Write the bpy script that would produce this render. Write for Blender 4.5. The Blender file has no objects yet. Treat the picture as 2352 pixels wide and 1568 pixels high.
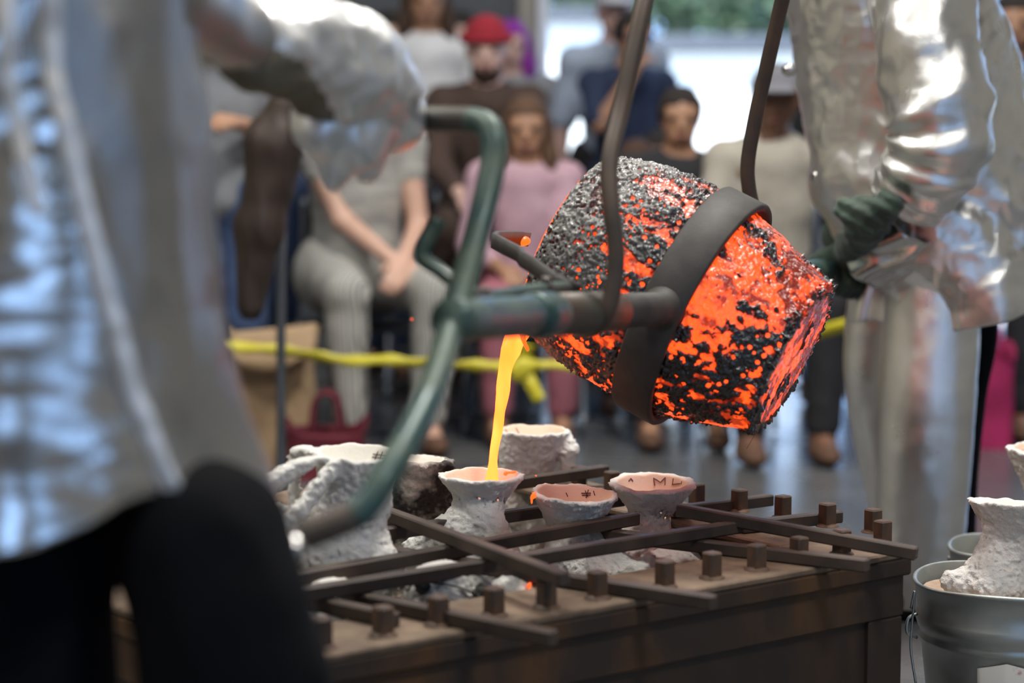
import bpy, math, random
import numpy as np
from mathutils import Vector, Matrix, Euler

random.seed(7)
np.random.seed(7)
SC = bpy.context.scene
COL = SC.collection

# ------------------------------------------------------------------ camera, world, lamps, exposure
PITCH = math.radians(5.64)
CAMH = 1.06
FPX = 4600.0
cam_data = bpy.data.cameras.new('camera')
cam = bpy.data.objects.new('camera', cam_data)
COL.objects.link(cam)
cam.location = (0, 0, CAMH)
cam.rotation_euler = (math.pi / 2 - PITCH, 0, 0)
cam_data.sensor_width = 36.0
cam_data.lens = FPX / 2352 * 36.0
cam_data.clip_start = 0.05
cam_data.clip_end = 200
cam_data.dof.use_dof = True
cam_data.dof.focus_distance = 3.47
cam_data.dof.aperture_fstop = 1.85
SC.camera = cam
vs = SC.view_settings
vs.view_transform = 'Standard'
vs.look = 'None'
vs.gamma = 1.0
vs.exposure = 0.0
vs.use_curve_mapping = False
SC.cycles.use_denoising = True
SC.cycles.max_bounces = 7
SC.cycles.diffuse_bounces = 3
SC.cycles.glossy_bounces = 4
SC.cycles.transmission_bounces = 4
SC.cycles.sample_clamp_indirect = 6.0
SC.cycles.caustics_reflective = False
SC.cycles.caustics_refractive = False

world = bpy.data.worlds.new('world')
SC.world = world
world.use_nodes = True
wn = world.node_tree
wn.nodes.clear()
w_out = wn.nodes.new('ShaderNodeOutputWorld')
w_bg = wn.nodes.new('ShaderNodeBackground')
w_bg.inputs['Color'].default_value = (0.34, 0.57, 1.0, 1)
w_bg.inputs['Strength'].default_value = 3.1
wn.links.new(w_bg.outputs[0], w_out.inputs['Surface'])

sun_d = bpy.data.lights.new('sun', 'SUN')
sun_d.energy = 17.0
sun_d.angle = math.radians(0.6)
sun_d.color = (1.0, 0.96, 0.88)
sun = bpy.data.objects.new('sun', sun_d)
COL.objects.link(sun)
sun.rotation_euler = (math.radians(48), 0, math.radians(-62))


def area_lamp(name, loc, target, sx, sy, power, color):
    d = bpy.data.lights.new(name, 'AREA')
    d.shape = 'RECTANGLE'
    d.size, d.size_y = sx, sy
    d.energy = power
    d.color = color
    o = bpy.data.objects.new(name, d)
    COL.objects.link(o)
    o.location = loc
    v = Vector(target) - Vector(loc)
    o.rotation_euler = v.to_track_quat('-Z', 'Y').to_euler()
    return o


# roof lights of the hall, in rows under the ceiling
WARM = (1.0, 0.97, 0.92)
for lx, ly, lp in ((-1.6, -0.6, 80), (1.9, 0.9, 100), (-1.8, 3.4, 110), (0.9, 4.2, 205), (-2.8, 7.2, 32), (0.4, 8.0, 22), (3.4, 7.0, 38)):
    area_lamp('roof_light', (lx, ly, 4.42), (lx, ly, 0), 0.8, 0.8, lp, WARM)


# ------------------------------------------------------------------ pixel to world
CP, SP = math.cos(PITCH), math.sin(PITCH)


def ray(px, py):
    x = (px - 1176.0) / FPX
    y = -(py - 784.0) / FPX
    return np.array([x, CP + y * SP, -SP + y * CP])


def P(px, py, Y):
    d = ray(px, py)
    return np.array([0, 0, CAMH]) + d * (Y / d[1])


def PZ(px, py, z):
    d = ray(px, py)
    return np.array([0, 0, CAMH]) + d * ((z - CAMH) / d[2])


def V(*a):
    return np.array(a, float)


def nrm(v):
    v = np.asarray(v, float)
    return v / max(np.linalg.norm(v), 1e-9)


# ------------------------------------------------------------------ objects
def base_of(parent):
    b = np.zeros(3)
    while parent is not None:
        b = b + np.array(parent.location)
        parent = parent.parent
    return b


def tag(o, label=None, cat=None, group=None, kind=None):
    if label: o['label'] = label
    if cat: o['category'] = cat
    if group: o['group'] = group
    if kind: o['kind'] = kind
    return o


def thing(name, label, cat, loc, group=None):
    o = bpy.data.objects.new(name, None)
    o.empty_display_size = 0.05
    COL.objects.link(o)
    o.location = tuple(float(c) for c in loc)
    return tag(o, label, cat, group)


def mesh_from(name, v, f, mats, fmat=None, smooth=True, attrs=None):
    v = np.asarray(v, np.float32)
    me = bpy.data.meshes.new(name)
    me.vertices.add(len(v))
    me.vertices.foreach_set('co', v.ravel())
    if isinstance(f, np.ndarray):
        n, k = f.shape
        loops = f.ravel().astype(np.int32)
        starts = np.arange(n, dtype=np.int32) * k
        tot = np.full(n, k, np.int32)
    else:
        tot = np.array([len(q) for q in f], np.int32)
        loops = np.array([i for q in f for i in q], np.int32)
        starts = np.concatenate([[0], np.cumsum(tot)[:-1]]).astype(np.int32)
        n = len(f)
    me.loops.add(len(loops))
    me.loops.foreach_set('vertex_index', loops)
    me.polygons.add(n)
    me.polygons.foreach_set('loop_start', starts)
    me.polygons.foreach_set('loop_total', tot)
    for m in (mats if isinstance(mats, (list, tuple)) else [mats]):
        me.materials.append(m)
    if fmat is not None:
        me.polygons.foreach_set('material_index', np.asarray(fmat, np.int32))
    me.update(calc_edges=True)
    me.polygons.foreach_set('use_smooth', np.full(n, bool(smooth)))
    if attrs:
        for k, a in attrs.items():
            at = me.attributes.new(k, 'FLOAT', 'POINT')
            at.data.foreach_set('value', np.asarray(a, np.float32))
    me.validate()
    return me


def add(name, v, f, mat, parent=None, label=None, cat=None, group=None, kind=None, smooth=True, fmat=None, attrs=None):
    """one mesh object; v in world coordinates"""
    v = np.asarray(v, float)
    if parent is None:
        lo, hi = v.min(0), v.max(0)
        org = V((lo[0] + hi[0]) / 2, (lo[1] + hi[1]) / 2, lo[2])
    else:
        org = base_of(parent)
    me = mesh_from(name, v - org, f, mat, fmat, smooth, attrs)
    o = bpy.data.objects.new(name, me)
    COL.objects.link(o)
    if parent is None:
        o.location = tuple(org)
    else:
        o.parent = parent
    return tag(o, label, cat, group, kind)


def join(*vf):
    vs_, fs_, n = [], [], 0
    for v, f in vf:
        v = np.asarray(v, float)
        vs_.append(v)
        fs_ += [tuple(int(i) + n for i in q) for q in f]
        n += len(v)
    return np.concatenate(vs_), fs_


def frame_of(d, up=(0, 0, 1)):
    d = nrm(d)
    u = np.cross(np.asarray(up, float), d)
    if np.linalg.norm(u) < 1e-3:
        u = np.cross(V(1, 0, 0), d)
    u = nrm(u)
    return d, u, np.cross(d, u)


def box(c, sx, sy, sz, ax=None, ay=None, az=None, bev=0.0):
    """box with its own axes; a small chamfer on all edges"""
    ax = V(1, 0, 0) if ax is None else nrm(ax)
    ay = V(0, 1, 0) if ay is None else nrm(ay)
    az = V(0, 0, 1) if az is None else nrm(az)
    c = np.asarray(c, float)
    h = V(sx, sy, sz) / 2
    if bev <= 0:
        vv = [c + ax * h[0] * i + ay * h[1] * j + az * h[2] * k for i in (-1, 1) for j in (-1, 1) for k in (-1, 1)]
        ff = [(0, 1, 3, 2), (4, 6, 7, 5), (0, 4, 5, 1), (2, 3, 7, 6), (0, 2, 6, 4), (1, 5, 7, 3)]
        return np.array(vv), ff
    b = min(bev, h.min() * 0.9)
    pts, idx = [], {}
    for i in (-1, 1):
        for j in (-1, 1):
            for k in (-1, 1):
                for a in range(3):
                    q = V(i, j, k) * (h - b)
                    q[a] = (i, j, k)[a] * h[a]
                    idx[(i, j, k, a)] = len(pts)
                    pts.append(c + ax * q[0] + ay * q[1] + az * q[2])
    ff = []
    for s in (-1, 1):
        o = [(-1, -1), (1, -1), (1, 1), (-1, 1)]
        if s < 0: o = o[::-1]
        ff.append([idx[(s, p, q, 0)] for p, q in o])
        ff.append([idx[(q, s, p, 1)] for p, q in o])
        ff.append([idx[(p, q, s, 2)] for p, q in o])
    for p in (-1, 1):
        for q in (-1, 1):
            e = [idx[(-1, p, q, 1)], idx[(1, p, q, 1)], idx[(1, p, q, 2)], idx[(-1, p, q, 2)]]
            ff.append(e if p * q > 0 else e[::-1])
            e = [idx[(q, -1, p, 2)], idx[(q, 1, p, 2)], idx[(q, 1, p, 0)], idx[(q, -1, p, 0)]]
            ff.append(e if p * q > 0 else e[::-1])
            e = [idx[(p, q, -1, 0)], idx[(p, q, 1, 0)], idx[(p, q, 1, 1)], idx[(p, q, -1, 1)]]
            ff.append(e if p * q > 0 else e[::-1])
    for i in (-1, 1):
        for j in (-1, 1):
            for k in (-1, 1):
                t = [idx[(i, j, k, 0)], idx[(i, j, k, 1)], idx[(i, j, k, 2)]]
                ff.append(t if i * j * k > 0 else t[::-1])
    return np.array(pts), [tuple(q) for q in ff]


def bar_between(a, b, w, h, bev=0.003, up=(0, 0, 1)):
    d, u, n = frame_of(np.asarray(b) - np.asarray(a), up)
    return box((np.asarray(a) + np.asarray(b)) / 2, np.linalg.norm(np.asarray(b) - np.asarray(a)), w, h, d, u, n, bev)


def catmull(pts, n=8):
    pts = [np.asarray(p, float) for p in pts]
    if len(pts) < 3:
        return np.array([pts[0] + (pts[-1] - pts[0]) * t for t in np.linspace(0, 1, n + 1)])
    ext = [2 * pts[0] - pts[1]] + pts + [2 * pts[-1] - pts[-2]]
    out = []
    for i in range(1, len(ext) - 2):
        p0, p1, p2, p3 = ext[i - 1:i + 3]
        for t in np.arange(n) / n:
            out.append(0.5 * (2 * p1 + (p2 - p0) * t + (2 * p0 - 5 * p1 + 4 * p2 - p3) * t * t + (3 * p1 - p0 - 3 * p2 + p3) * t ** 3))
    out.append(pts[-1])
    return np.array(out)


def tube(path, r, seg=14, cap=True, flat=1.0, up=(0, 0, 1), fn=None):
    """swept tube; r scalar, list or array; fn(i, ang array) -> radius factor"""
    path = np.asarray(path, float)
    n = len(path)
    r = np.interp(np.linspace(0, 1, n), np.linspace(0, 1, len(r)), r) if hasattr(r, '__len__') else np.full(n, float(r))
    tan = np.gradient(path, axis=0)
    tan /= np.maximum(np.linalg.norm(tan, axis=1, keepdims=True), 1e-9)
    _, u, w = frame_of(tan[0], up)
    ang = np.linspace(0, 2 * math.pi, seg, endpoint=False)
    rings = []
    for i in range(n):
        u = nrm(u - tan[i] * np.dot(u, tan[i]))
        w = np.cross(tan[i], u)
        k = np.ones(seg) if fn is None else fn(i / (n - 1), ang)
        rings.append(path[i] + r[i] * (np.cos(ang) * k)[:, None] * u + r[i] * flat * (np.sin(ang) * k)[:, None] * w)
    v = np.concatenate(rings)
    f = []
    for i in range(n - 1):
        for j in range(seg):
            a, b = i * seg + j, i * seg + (j + 1) % seg
            f.append((a, b, b + seg, a + seg))
    if cap:
        f.append(tuple(range(seg))[::-1])
        f.append(tuple(range((n - 1) * seg, n * seg)))
    return v, f


def grid_faces(n, m, cu=False, cv=False):
    i = np.arange(n if cu else n - 1)
    j = np.arange(m if cv else m - 1)
    I, J = np.meshgrid(i, j, indexing='ij')
    a = I * m + J
    b = ((I + 1) % n) * m + J
    c = ((I + 1) % n) * m + (J + 1) % m
    d = I * m + (J + 1) % m
    return np.stack([a, b, c, d], -1).reshape(-1, 4)


def lathe(prof, origin, axis, seg=32, up=(0, 0, 1)):
    """prof: list of (s, r) along the axis"""
    d, u, w = frame_of(axis, up)
    prof = np.asarray(prof, float)
    ang = np.linspace(0, 2 * math.pi, seg, endpoint=False)
    v = (np.asarray(origin, float) + prof[:, 0][:, None, None] * d
         + prof[:, 1][:, None, None] * (np.cos(ang)[:, None] * u + np.sin(ang)[:, None] * w))
    return v.reshape(-1, 3), [tuple(q) for q in grid_faces(len(prof), seg, False, True)]


def solidify(v, f, t):
    """give a sheet a thickness along its vertex normals"""
    v = np.asarray(v, float)
    n = np.zeros_like(v)
    for q in f:
        m = np.cross(v[q[1]] - v[q[0]], v[q[2]] - v[q[0]])
        for i in q: n[i] += m
    n /= np.maximum(np.linalg.norm(n, axis=1, keepdims=True), 1e-9)
    k = len(v)
    cnt = {}
    for q in f:
        for a, b in zip(q, list(q[1:]) + [q[0]]):
            cnt[(a, b)] = 1
    ff = [tuple(q) for q in f] + [tuple(i + k for i in q[::-1]) for q in f]
    for (a, b) in cnt:
        if (b, a) not in cnt:
            ff.append((b, a, a + k, b + k))
    return np.concatenate([v, v - n * t]), ff


# ------------------------------------------------------------------ noise
def _hash(ix, iy, iz, seed):
    h = (ix * 374761393 + iy * 668265263 + iz * 1274126177 + seed * 974711) & 0xffffffff
    h = ((h ^ (h >> 13)) * 1274126177) & 0xffffffff
    h = ((h ^ (h >> 16)) * 2246822519) & 0xffffffff
    return ((h ^ (h >> 15)) & 0xffffff) / float(0xffffff)


def vnoise(p, seed=0):
    p = np.asarray(p, float)
    i = np.floor(p).astype(np.int64)
    f = p - i
    u = f * f * f * (f * (f * 6 - 15) + 10)
    r = 0
    for dx in (0, 1):
        wx = u[..., 0] if dx else 1 - u[..., 0]
        for dy in (0, 1):
            wy = u[..., 1] if dy else 1 - u[..., 1]
            for dz in (0, 1):
                wz = u[..., 2] if dz else 1 - u[..., 2]
                r = r + wx * wy * wz * _hash(i[..., 0] + dx, i[..., 1] + dy, i[..., 2] + dz, seed)
    return r * 2 - 1


def fbm(p, octv=3, seed=0, gain=0.5):
    p = np.asarray(p, float)
    a, s, t = 1.0, 0, 0
    for o in range(octv):
        s = s + a * vnoise(p * 2 ** o + 17.3 * o, seed + o)
        t += a
        a *= gain
    return s / t


def worley(p, seed=0):
    p = np.asarray(p, float)
    i = np.floor(p).astype(np.int64)
    best = np.full(p.shape[:-1], 9.0)
    rid = np.zeros(p.shape[:-1])
    for dx in (-1, 0, 1):
        for dy in (-1, 0, 1):
            for dz in (-1, 0, 1):
                c = i + np.array([dx, dy, dz])
                q = np.stack([c[..., k] + _hash(c[..., 0], c[..., 1], c[..., 2], seed + 11 * k) for k in range(3)], -1)
                d = np.linalg.norm(p - q, axis=-1)
                m = d < best
                best = np.where(m, d, best)
                rid = np.where(m, _hash(c[..., 0], c[..., 1], c[..., 2], seed + 77), rid)
    return best, rid


# ------------------------------------------------------------------ implicit shapes (one continuous surface)
def cone(a, b, r1, r2=None, k=0.02):
    return ('c', np.asarray(a, float), np.asarray(b, float), float(r1), float(r1 if r2 is None else r2), float(k))


def ell(c, r, R=None, k=0.02):
    return ('e', np.asarray(c, float), np.asarray(r, float), R, 0.0, float(k))


def prim_eval(pr, p):
    if pr[0] == 'c':
        _, a, b, r1, r2, _k = pr
        ba = b - a
        h = np.clip(((p - a) @ ba) / max(ba @ ba, 1e-12), 0, 1)
        return np.linalg.norm(p - a - h[..., None] * ba, axis=-1) - (r1 + (r2 - r1) * h)
    _, c, r, R, _z, _k = pr
    q = p - c
    if R is not None:
        q = q @ np.asarray(R)          # columns of R are the ellipsoid's axes
    k0 = np.linalg.norm(q / r, axis=-1)
    k1 = np.linalg.norm(q / (r * r), axis=-1)
    return k0 * (k0 - 1) / np.maximum(k1, 1e-9)


def prim_bounds(pr):
    if pr[0] == 'c':
        _, a, b, r1, r2, _k = pr
        m = max(r1, r2)
        return np.minimum(a, b) - m, np.maximum(a, b) + m
    m = max(pr[2])
    return pr[1] - m, pr[1] + m


def surface_nets(F, org, h):
    s = F < 0
    nx, ny, nz = F.shape
    cs = [(i, j, k) for i in (0, 1) for j in (0, 1) for k in (0, 1)]
    tot = sum(s[i:nx - 1 + i, j:ny - 1 + j, k:nz - 1 + k].astype(np.int8) for i, j, k in cs)
    act = (tot > 0) & (tot < 8)
    I = np.argwhere(act)
    idx = np.full(act.shape, -1, np.int64)
    idx[act] = np.arange(len(I))
    acc = np.zeros((len(I), 3))
    cnt = np.zeros(len(I))
    for a in cs:
        for ax in range(3):
            if a[ax]: continue
            b = list(a); b[ax] = 1
            fa = F[I[:, 0] + a[0], I[:, 1] + a[1], I[:, 2] + a[2]]
            fb = F[I[:, 0] + b[0], I[:, 1] + b[1], I[:, 2] + b[2]]
            m = (fa < 0) != (fb < 0)
            t = np.where(m, fa / np.where(m, fa - fb, 1), 0)
            q = np.tile(np.array(a, float), (len(I), 1))
            q[:, ax] += t
            acc += q * m[:, None]
            cnt += m
    v = np.asarray(org) + h * (I + acc / cnt[:, None])
    faces = []
    for ax in range(3):
        n = [nx, ny, nz]
        sl0 = [slice(1, n[k] - 1) for k in range(3)]; sl1 = list(sl0)
        sl0[ax] = slice(0, n[ax] - 1); sl1[ax] = slice(1, n[ax])
        A, B = s[tuple(sl0)], s[tuple(sl1)]
        b1, b2 = (ax + 1) % 3, (ax + 2) % 3
        for flip, M in ((False, A & ~B), (True, ~A & B)):
            E = np.argwhere(M)
            if not len(E): continue
            E = E + np.array([0 if k == ax else 1 for k in range(3)])
            q = []
            for d1, d2 in ((-1, -1), (0, -1), (0, 0), (-1, 0)):
                c = E.copy(); c[:, b1] += d1; c[:, b2] += d2
                q.append(idx[c[:, 0], c[:, 1], c[:, 2]])
            q = np.stack(q, -1)
            faces.append(q[:, ::-1] if flip else q)
    return v, np.concatenate(faces)


def implicit(prims, voxel, cut=None, noise=None, pad=0.012):
    """smooth union of prims; cut(p, F) -> F trims it; noise(p) is added to the field near the surface"""
    lo = np.min([prim_bounds(q)[0] for q in prims], 0) - pad - 2 * voxel
    hi = np.max([prim_bounds(q)[1] for q in prims], 0) + pad + 2 * voxel
    n = np.ceil((hi - lo) / voxel).astype(int) + 2
    F = np.full(tuple(n), 0.3)
    ax = [lo[k] + voxel * np.arange(n[k]) for k in range(3)]
    for q in prims:
        l, h_ = prim_bounds(q)
        k = q[5]
        m = k + pad + 3 * voxel
        i0 = np.maximum(((l - m - lo) / voxel).astype(int), 0)
        i1 = np.minimum(((h_ + m - lo) / voxel).astype(int) + 2, n)
        sub = tuple(slice(i0[c], i1[c]) for c in range(3))
        g = np.stack(np.meshgrid(ax[0][sub[0]], ax[1][sub[1]], ax[2][sub[2]], indexing='ij'), -1)
        d = prim_eval(q, g)
        f = F[sub]
        hh = np.maximum(k - np.abs(f - d), 0) / max(k, 1e-9)
        F[sub] = np.minimum(f, d) - hh * hh * k * 0.25
    if noise is not None:
        near = np.abs(F) < 0.04
        pts = np.argwhere(near) * voxel + lo
        F[near] += noise(pts)
    if cut is not None:
        g = np.stack(np.meshgrid(*ax, indexing='ij'), -1)
        F = cut(g, F)
    F[0] = F[-1] = 0.3; F[:, 0] = F[:, -1] = 0.3; F[:, :, 0] = F[:, :, -1] = 0.3
    return surface_nets(F, lo, voxel)


# ------------------------------------------------------------------ materials
def sock(n, name):
    return n.inputs[name]


def pmat(name, col, col2=None, scale=12.0, rough=0.6, metal=0.0, bump=0.0, bscale=60.0, coat=0.0, contrast=(0.35, 0.65), detail=5.0,
         rough2=None, stretch=(1, 1, 1), sheen=0.0, spec=0.5, bdist=0.004, rot=(0, 0, 0)):
    m = bpy.data.materials.new(name)
    m.use_nodes = True
    nt = m.node_tree
    b = nt.nodes['Principled BSDF']
    b.inputs['Base Color'].default_value = (*col, 1)
    b.inputs['Roughness'].default_value = rough
    b.inputs['Metallic'].default_value = metal
    b.inputs['Coat Weight'].default_value = coat
    b.inputs['Specular IOR Level'].default_value = spec
    if sheen: b.inputs['Sheen Weight'].default_value = sheen
    tc = nt.nodes.new('ShaderNodeTexCoord')
    mp = nt.nodes.new('ShaderNodeMapping')
    mp.inputs['Scale'].default_value = stretch
    mp.inputs['Rotation'].default_value = rot
    nt.links.new(tc.outputs['Object'], mp.inputs['Vector'])
    if col2 is not None or rough2 is not None:
        nz = nt.nodes.new('ShaderNodeTexNoise')
        nz.inputs['Scale'].default_value = scale
        nz.inputs['Detail'].default_value = detail
        nz.inputs['Roughness'].default_value = 0.6
        nt.links.new(mp.outputs[0], nz.inputs['Vector'])
        rp = nt.nodes.new('ShaderNodeMapRange')
        rp.inputs['From Min'].default_value = contrast[0]
        rp.inputs['From Max'].default_value = contrast[1]
        nt.links.new(nz.outputs['Fac'], rp.inputs['Value'])
        if col2 is not None:
            mx = nt.nodes.new('ShaderNodeMix')
            mx.data_type = 'RGBA'
            mx.inputs[6].default_value = (*col, 1)
            mx.inputs[7].default_value = (*col2, 1)
            nt.links.new(rp.outputs[0], mx.inputs[0])
            nt.links.new(mx.outputs[2], b.inputs['Base Color'])
        if rough2 is not None:
            mr = nt.nodes.new('ShaderNodeMapRange')
            mr.inputs['To Min'].default_value = rough
            mr.inputs['To Max'].default_value = rough2
            nt.links.new(rp.outputs[0], mr.inputs['Value'])
            nt.links.new(mr.outputs[0], b.inputs['Roughness'])
    if bump:
        nb = nt.nodes.new('ShaderNodeTexNoise')
        nb.inputs['Scale'].default_value = bscale
        nb.inputs['Detail'].default_value = 6
        nb.inputs['Roughness'].default_value = 0.65
        nt.links.new(mp.outputs[0], nb.inputs['Vector'])
        bp = nt.nodes.new('ShaderNodeBump')
        bp.inputs['Strength'].default_value = bump
        bp.inputs['Distance'].default_value = bdist
        nt.links.new(nb.outputs['Fac'], bp.inputs['Height'])
        nt.links.new(bp.outputs[0], b.inputs['Normal'])
    return m


def emat(name, col, strength=1.0, col2=None, scale=20.0, stretch=(1, 1, 1)):
    m = bpy.data.materials.new(name)
    m.use_nodes = True
    nt = m.node_tree
    b = nt.nodes['Principled BSDF']
    b.inputs['Base Color'].default_value = (0.05, 0.02, 0.01, 1)
    b.inputs['Roughness'].default_value = 0.4
    b.inputs['Emission Color'].default_value = (*col, 1)
    b.inputs['Emission Strength'].default_value = strength
    if col2 is not None:
        tc = nt.nodes.new('ShaderNodeTexCoord')
        mp = nt.nodes.new('ShaderNodeMapping')
        mp.inputs['Scale'].default_value = stretch
        nz = nt.nodes.new('ShaderNodeTexNoise')
        nz.inputs['Scale'].default_value = scale
        mx = nt.nodes.new('ShaderNodeMix')
        mx.data_type = 'RGBA'
        mx.inputs[6].default_value = (*col, 1)
        mx.inputs[7].default_value = (*col2, 1)
        rp = nt.nodes.new('ShaderNodeMapRange')
        rp.inputs['From Min'].default_value = 0.35
        rp.inputs['From Max'].default_value = 0.65
        nt.links.new(tc.outputs['Object'], mp.inputs[0])
        nt.links.new(mp.outputs[0], nz.inputs['Vector'])
        nt.links.new(nz.outputs['Fac'], rp.inputs['Value'])
        nt.links.new(rp.outputs[0], mx.inputs[0])
        nt.links.new(mx.outputs[2], b.inputs['Emission Color'])
    return m
# ------------------------------------------------------------------ material library
M = {}
M['floor'] = pmat('polished_concrete', (0.075, 0.080, 0.088), (0.12, 0.12, 0.12), 1.6, 0.18, rough2=0.32, bump=0.05, bscale=8)
M['wall'] = pmat('painted_wall', (0.26, 0.25, 0.22), (0.31, 0.295, 0.26), 2.0, 0.7)
M['wall_cream'] = pmat('cream_wall', (0.60, 0.54, 0.42), (0.68, 0.62, 0.50), 2.0, 0.7)
M['wall_dark'] = pmat('dark_wall', (0.06, 0.07, 0.085), (0.085, 0.095, 0.11), 2.0, 0.7)
M['ceiling'] = pmat('ceiling_paint', (0.13, 0.13, 0.125), (0.10, 0.10, 0.10), 2.0, 0.8)
M['column'] = pmat('white_column', (0.72, 0.76, 0.82), (0.62, 0.66, 0.72), 3.0, 0.5)
M['pavement'] = pmat('sunlit_pavement', (0.62, 0.62, 0.6), (0.5, 0.5, 0.48), 0.6, 0.8)
M['stucco'] = pmat('sunlit_stucco', (0.85, 0.86, 0.82), (0.75, 0.78, 0.74), 1.2, 0.8)
M['leaf'] = pmat('foliage', (0.022, 0.05, 0.026), (0.05, 0.09, 0.04), 3.0, 0.55)
M['bark'] = pmat('bark', (0.09, 0.06, 0.04), (0.14, 0.10, 0.07), 9.0, 0.85, bump=0.4, bscale=30)
M['rust'] = pmat('rusted_plate', (0.028, 0.016, 0.010), (0.115, 0.050, 0.012), 7.0, 0.62, bump=0.35, bscale=90, rough2=0.8, contrast=(0.42, 0.72), bdist=0.002, stretch=(1, 1, 0.45))
M['rust_panel'] = pmat('rusted_panel', (0.018, 0.011, 0.008), (0.065, 0.029, 0.009), 5.0, 0.55, bump=0.3, bscale=90, rough2=0.75, contrast=(0.45, 0.8), bdist=0.002, stretch=(1.4, 1.4, 0.35))
M['rim'] = pmat('dusty_steel_rim', (0.105, 0.070, 0.046), (0.20, 0.138, 0.090), 16.0, 0.78, bump=0.4, bscale=140, bdist=0.002)
M['stud'] = pmat('stud_steel', (0.055, 0.036, 0.027), (0.12, 0.062, 0.032), 30.0, 0.6, bump=0.25, bscale=200, bdist=0.001)
M['bar'] = pmat('bar_steel', (0.032, 0.023, 0.019), (0.070, 0.047, 0.034), 14.0, 0.5, bump=0.2, bscale=160, bdist=0.001, rough2=0.7)
M['sand'] = pmat('dark_sand', (0.10, 0.08, 0.06), (0.2, 0.17, 0.13), 30.0, 0.95, bump=0.8, bscale=160)
M['sand_pale'] = pmat('pale_sand', (0.38, 0.27, 0.19), (0.48, 0.36, 0.27), 30.0, 0.95, bump=0.6, bscale=200)
M['plaster'] = pmat('ceramic_shell', (0.70, 0.675, 0.62), (0.82, 0.80, 0.76), 16.0, 0.92, bump=1.0, bscale=190, bdist=0.004)
M['plaster_in'] = pmat('shell_face_coat', (0.78, 0.555, 0.42), (0.83, 0.62, 0.49), 14.0, 0.8, bump=0.2, bscale=90)  # orange light of the crucible tinted into the colour of the bowls
M['plaster_in_pale'] = pmat('shell_face_coat_pale', (0.70, 0.66, 0.58), (0.76, 0.73, 0.66), 14.0, 0.8, bump=0.25, bscale=90)
M['plaster_soot'] = pmat('sooty_shell', (0.56, 0.52, 0.46), (0.030, 0.026, 0.023), 9.0, 0.92, bump=1.0, bscale=170, contrast=(0.38, 0.54), bdist=0.004)
M['ink'] = pmat('dark_red_marker', (0.085, 0.010, 0.008), None, rough=0.7)
M['ring'] = pmat('shank_ring_steel', (0.035, 0.031, 0.028), (0.060, 0.052, 0.046), 22.0, 0.62, bump=0.3, bscale=220, bdist=0.001)
M['green_pipe'] = pmat('green_painted_pipe', (0.030, 0.070, 0.064), (0.100, 0.130, 0.090), 13.0, 0.36, metal=0.2, bump=0.2, bscale=120, contrast=(0.44, 0.70), bdist=0.001, rough2=0.65)
M['brown_pipe'] = pmat('brown_pipe', (0.085, 0.055, 0.040), (0.060, 0.062, 0.050), 11.0, 0.5, metal=0.2, bump=0.2, bscale=120, bdist=0.001)
M['rod'] = pmat('tong_rod_steel', (0.085, 0.055, 0.038), (0.050, 0.040, 0.033), 16.0, 0.55, metal=0.2, bump=0.25, bscale=160, bdist=0.001)
M['silver_matte'] = pmat('aluminised_cloth', (0.45, 0.445, 0.435), (0.35, 0.345, 0.335), 5.0, 0.28, metal=1.0, bump=0.35, bscale=70, bdist=0.004, rough2=0.48)
M['silver_gloss'] = pmat('aluminised_foil', (0.70, 0.695, 0.67), (0.60, 0.59, 0.57), 4.0, 0.15, metal=1.0, bump=0.25, bscale=24, bdist=0.006, rough2=0.27)
M['silver_weave'] = pmat('aluminised_weave', (0.90, 0.89, 0.86), (0.78, 0.77, 0.74), 7.0, 0.27, metal=1.0, bump=0.55, bscale=210, bdist=0.0012, rough2=0.36)
M['silver_mitt'] = pmat('aluminised_mitten', (0.86, 0.86, 0.85), (0.78, 0.78, 0.77), 5.0, 0.36, metal=0.85, bump=0.25, bscale=30, bdist=0.004, rough2=0.5)
M['silver_trim'] = pmat('aluminised_hem', (0.88, 0.88, 0.88), (0.80, 0.80, 0.79), 9.0, 0.35, metal=0.4, bump=0.3, bscale=40, bdist=0.003)
M['tan_palm'] = pmat('tan_palm_cloth', (0.20, 0.165, 0.10), (0.26, 0.22, 0.15), 12.0, 0.85, bump=0.3, bscale=90)
M['black_cloth'] = pmat('black_trousers', (0.0025, 0.0028, 0.004), (0.004, 0.0045, 0.006), 6.0, 0.9, bump=0.3, bscale=60, spec=0.12)
M['green_glove'] = pmat('dark_green_glove', (0.045, 0.075, 0.050), (0.028, 0.048, 0.034), 14.0, 0.85, bump=0.5, bscale=110, sheen=0.2)
M['galv'] = pmat('galvanised_steel', (0.30, 0.32, 0.30), (0.42, 0.44, 0.42), 7.0, 0.34, metal=0.8, bump=0.1, bscale=20, rough2=0.5)
M['label_paper'] = pmat('scuffed_label', (0.55, 0.54, 0.50), (0.34, 0.05, 0.035), 22.0, 0.7, contrast=(0.58, 0.66))
M['wire'] = pmat('black_wire', (0.012, 0.014, 0.012), None, rough=0.6)
M['slag'] = pmat('black_slag', (0.02, 0.022, 0.02), (0.06, 0.06, 0.05), 60.0, 0.5, bump=1.0, bscale=160)
M['hot_metal'] = emat('molten_bronze', (6.0, 0.60, 0.055), 1.0, (6.0, 0.90, 0.15), 26.0, (1, 1, 0.25))
M['hot_drop'] = emat('hot_splash', (2.2, 0.20, 0.02), 1.0)
M['hot_inner'] = emat('hot_inner_wall', (2.0, 0.22, 0.02), 1.0)
M['kraft'] = pmat('kraft_paper', (0.33, 0.22, 0.12), (0.40, 0.28, 0.17), 4.0, 0.8, bump=0.4, bscale=12)
M['maroon'] = pmat('maroon_fabric', (0.10, 0.008, 0.018), (0.15, 0.012, 0.026), 6.0, 0.8)
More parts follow.
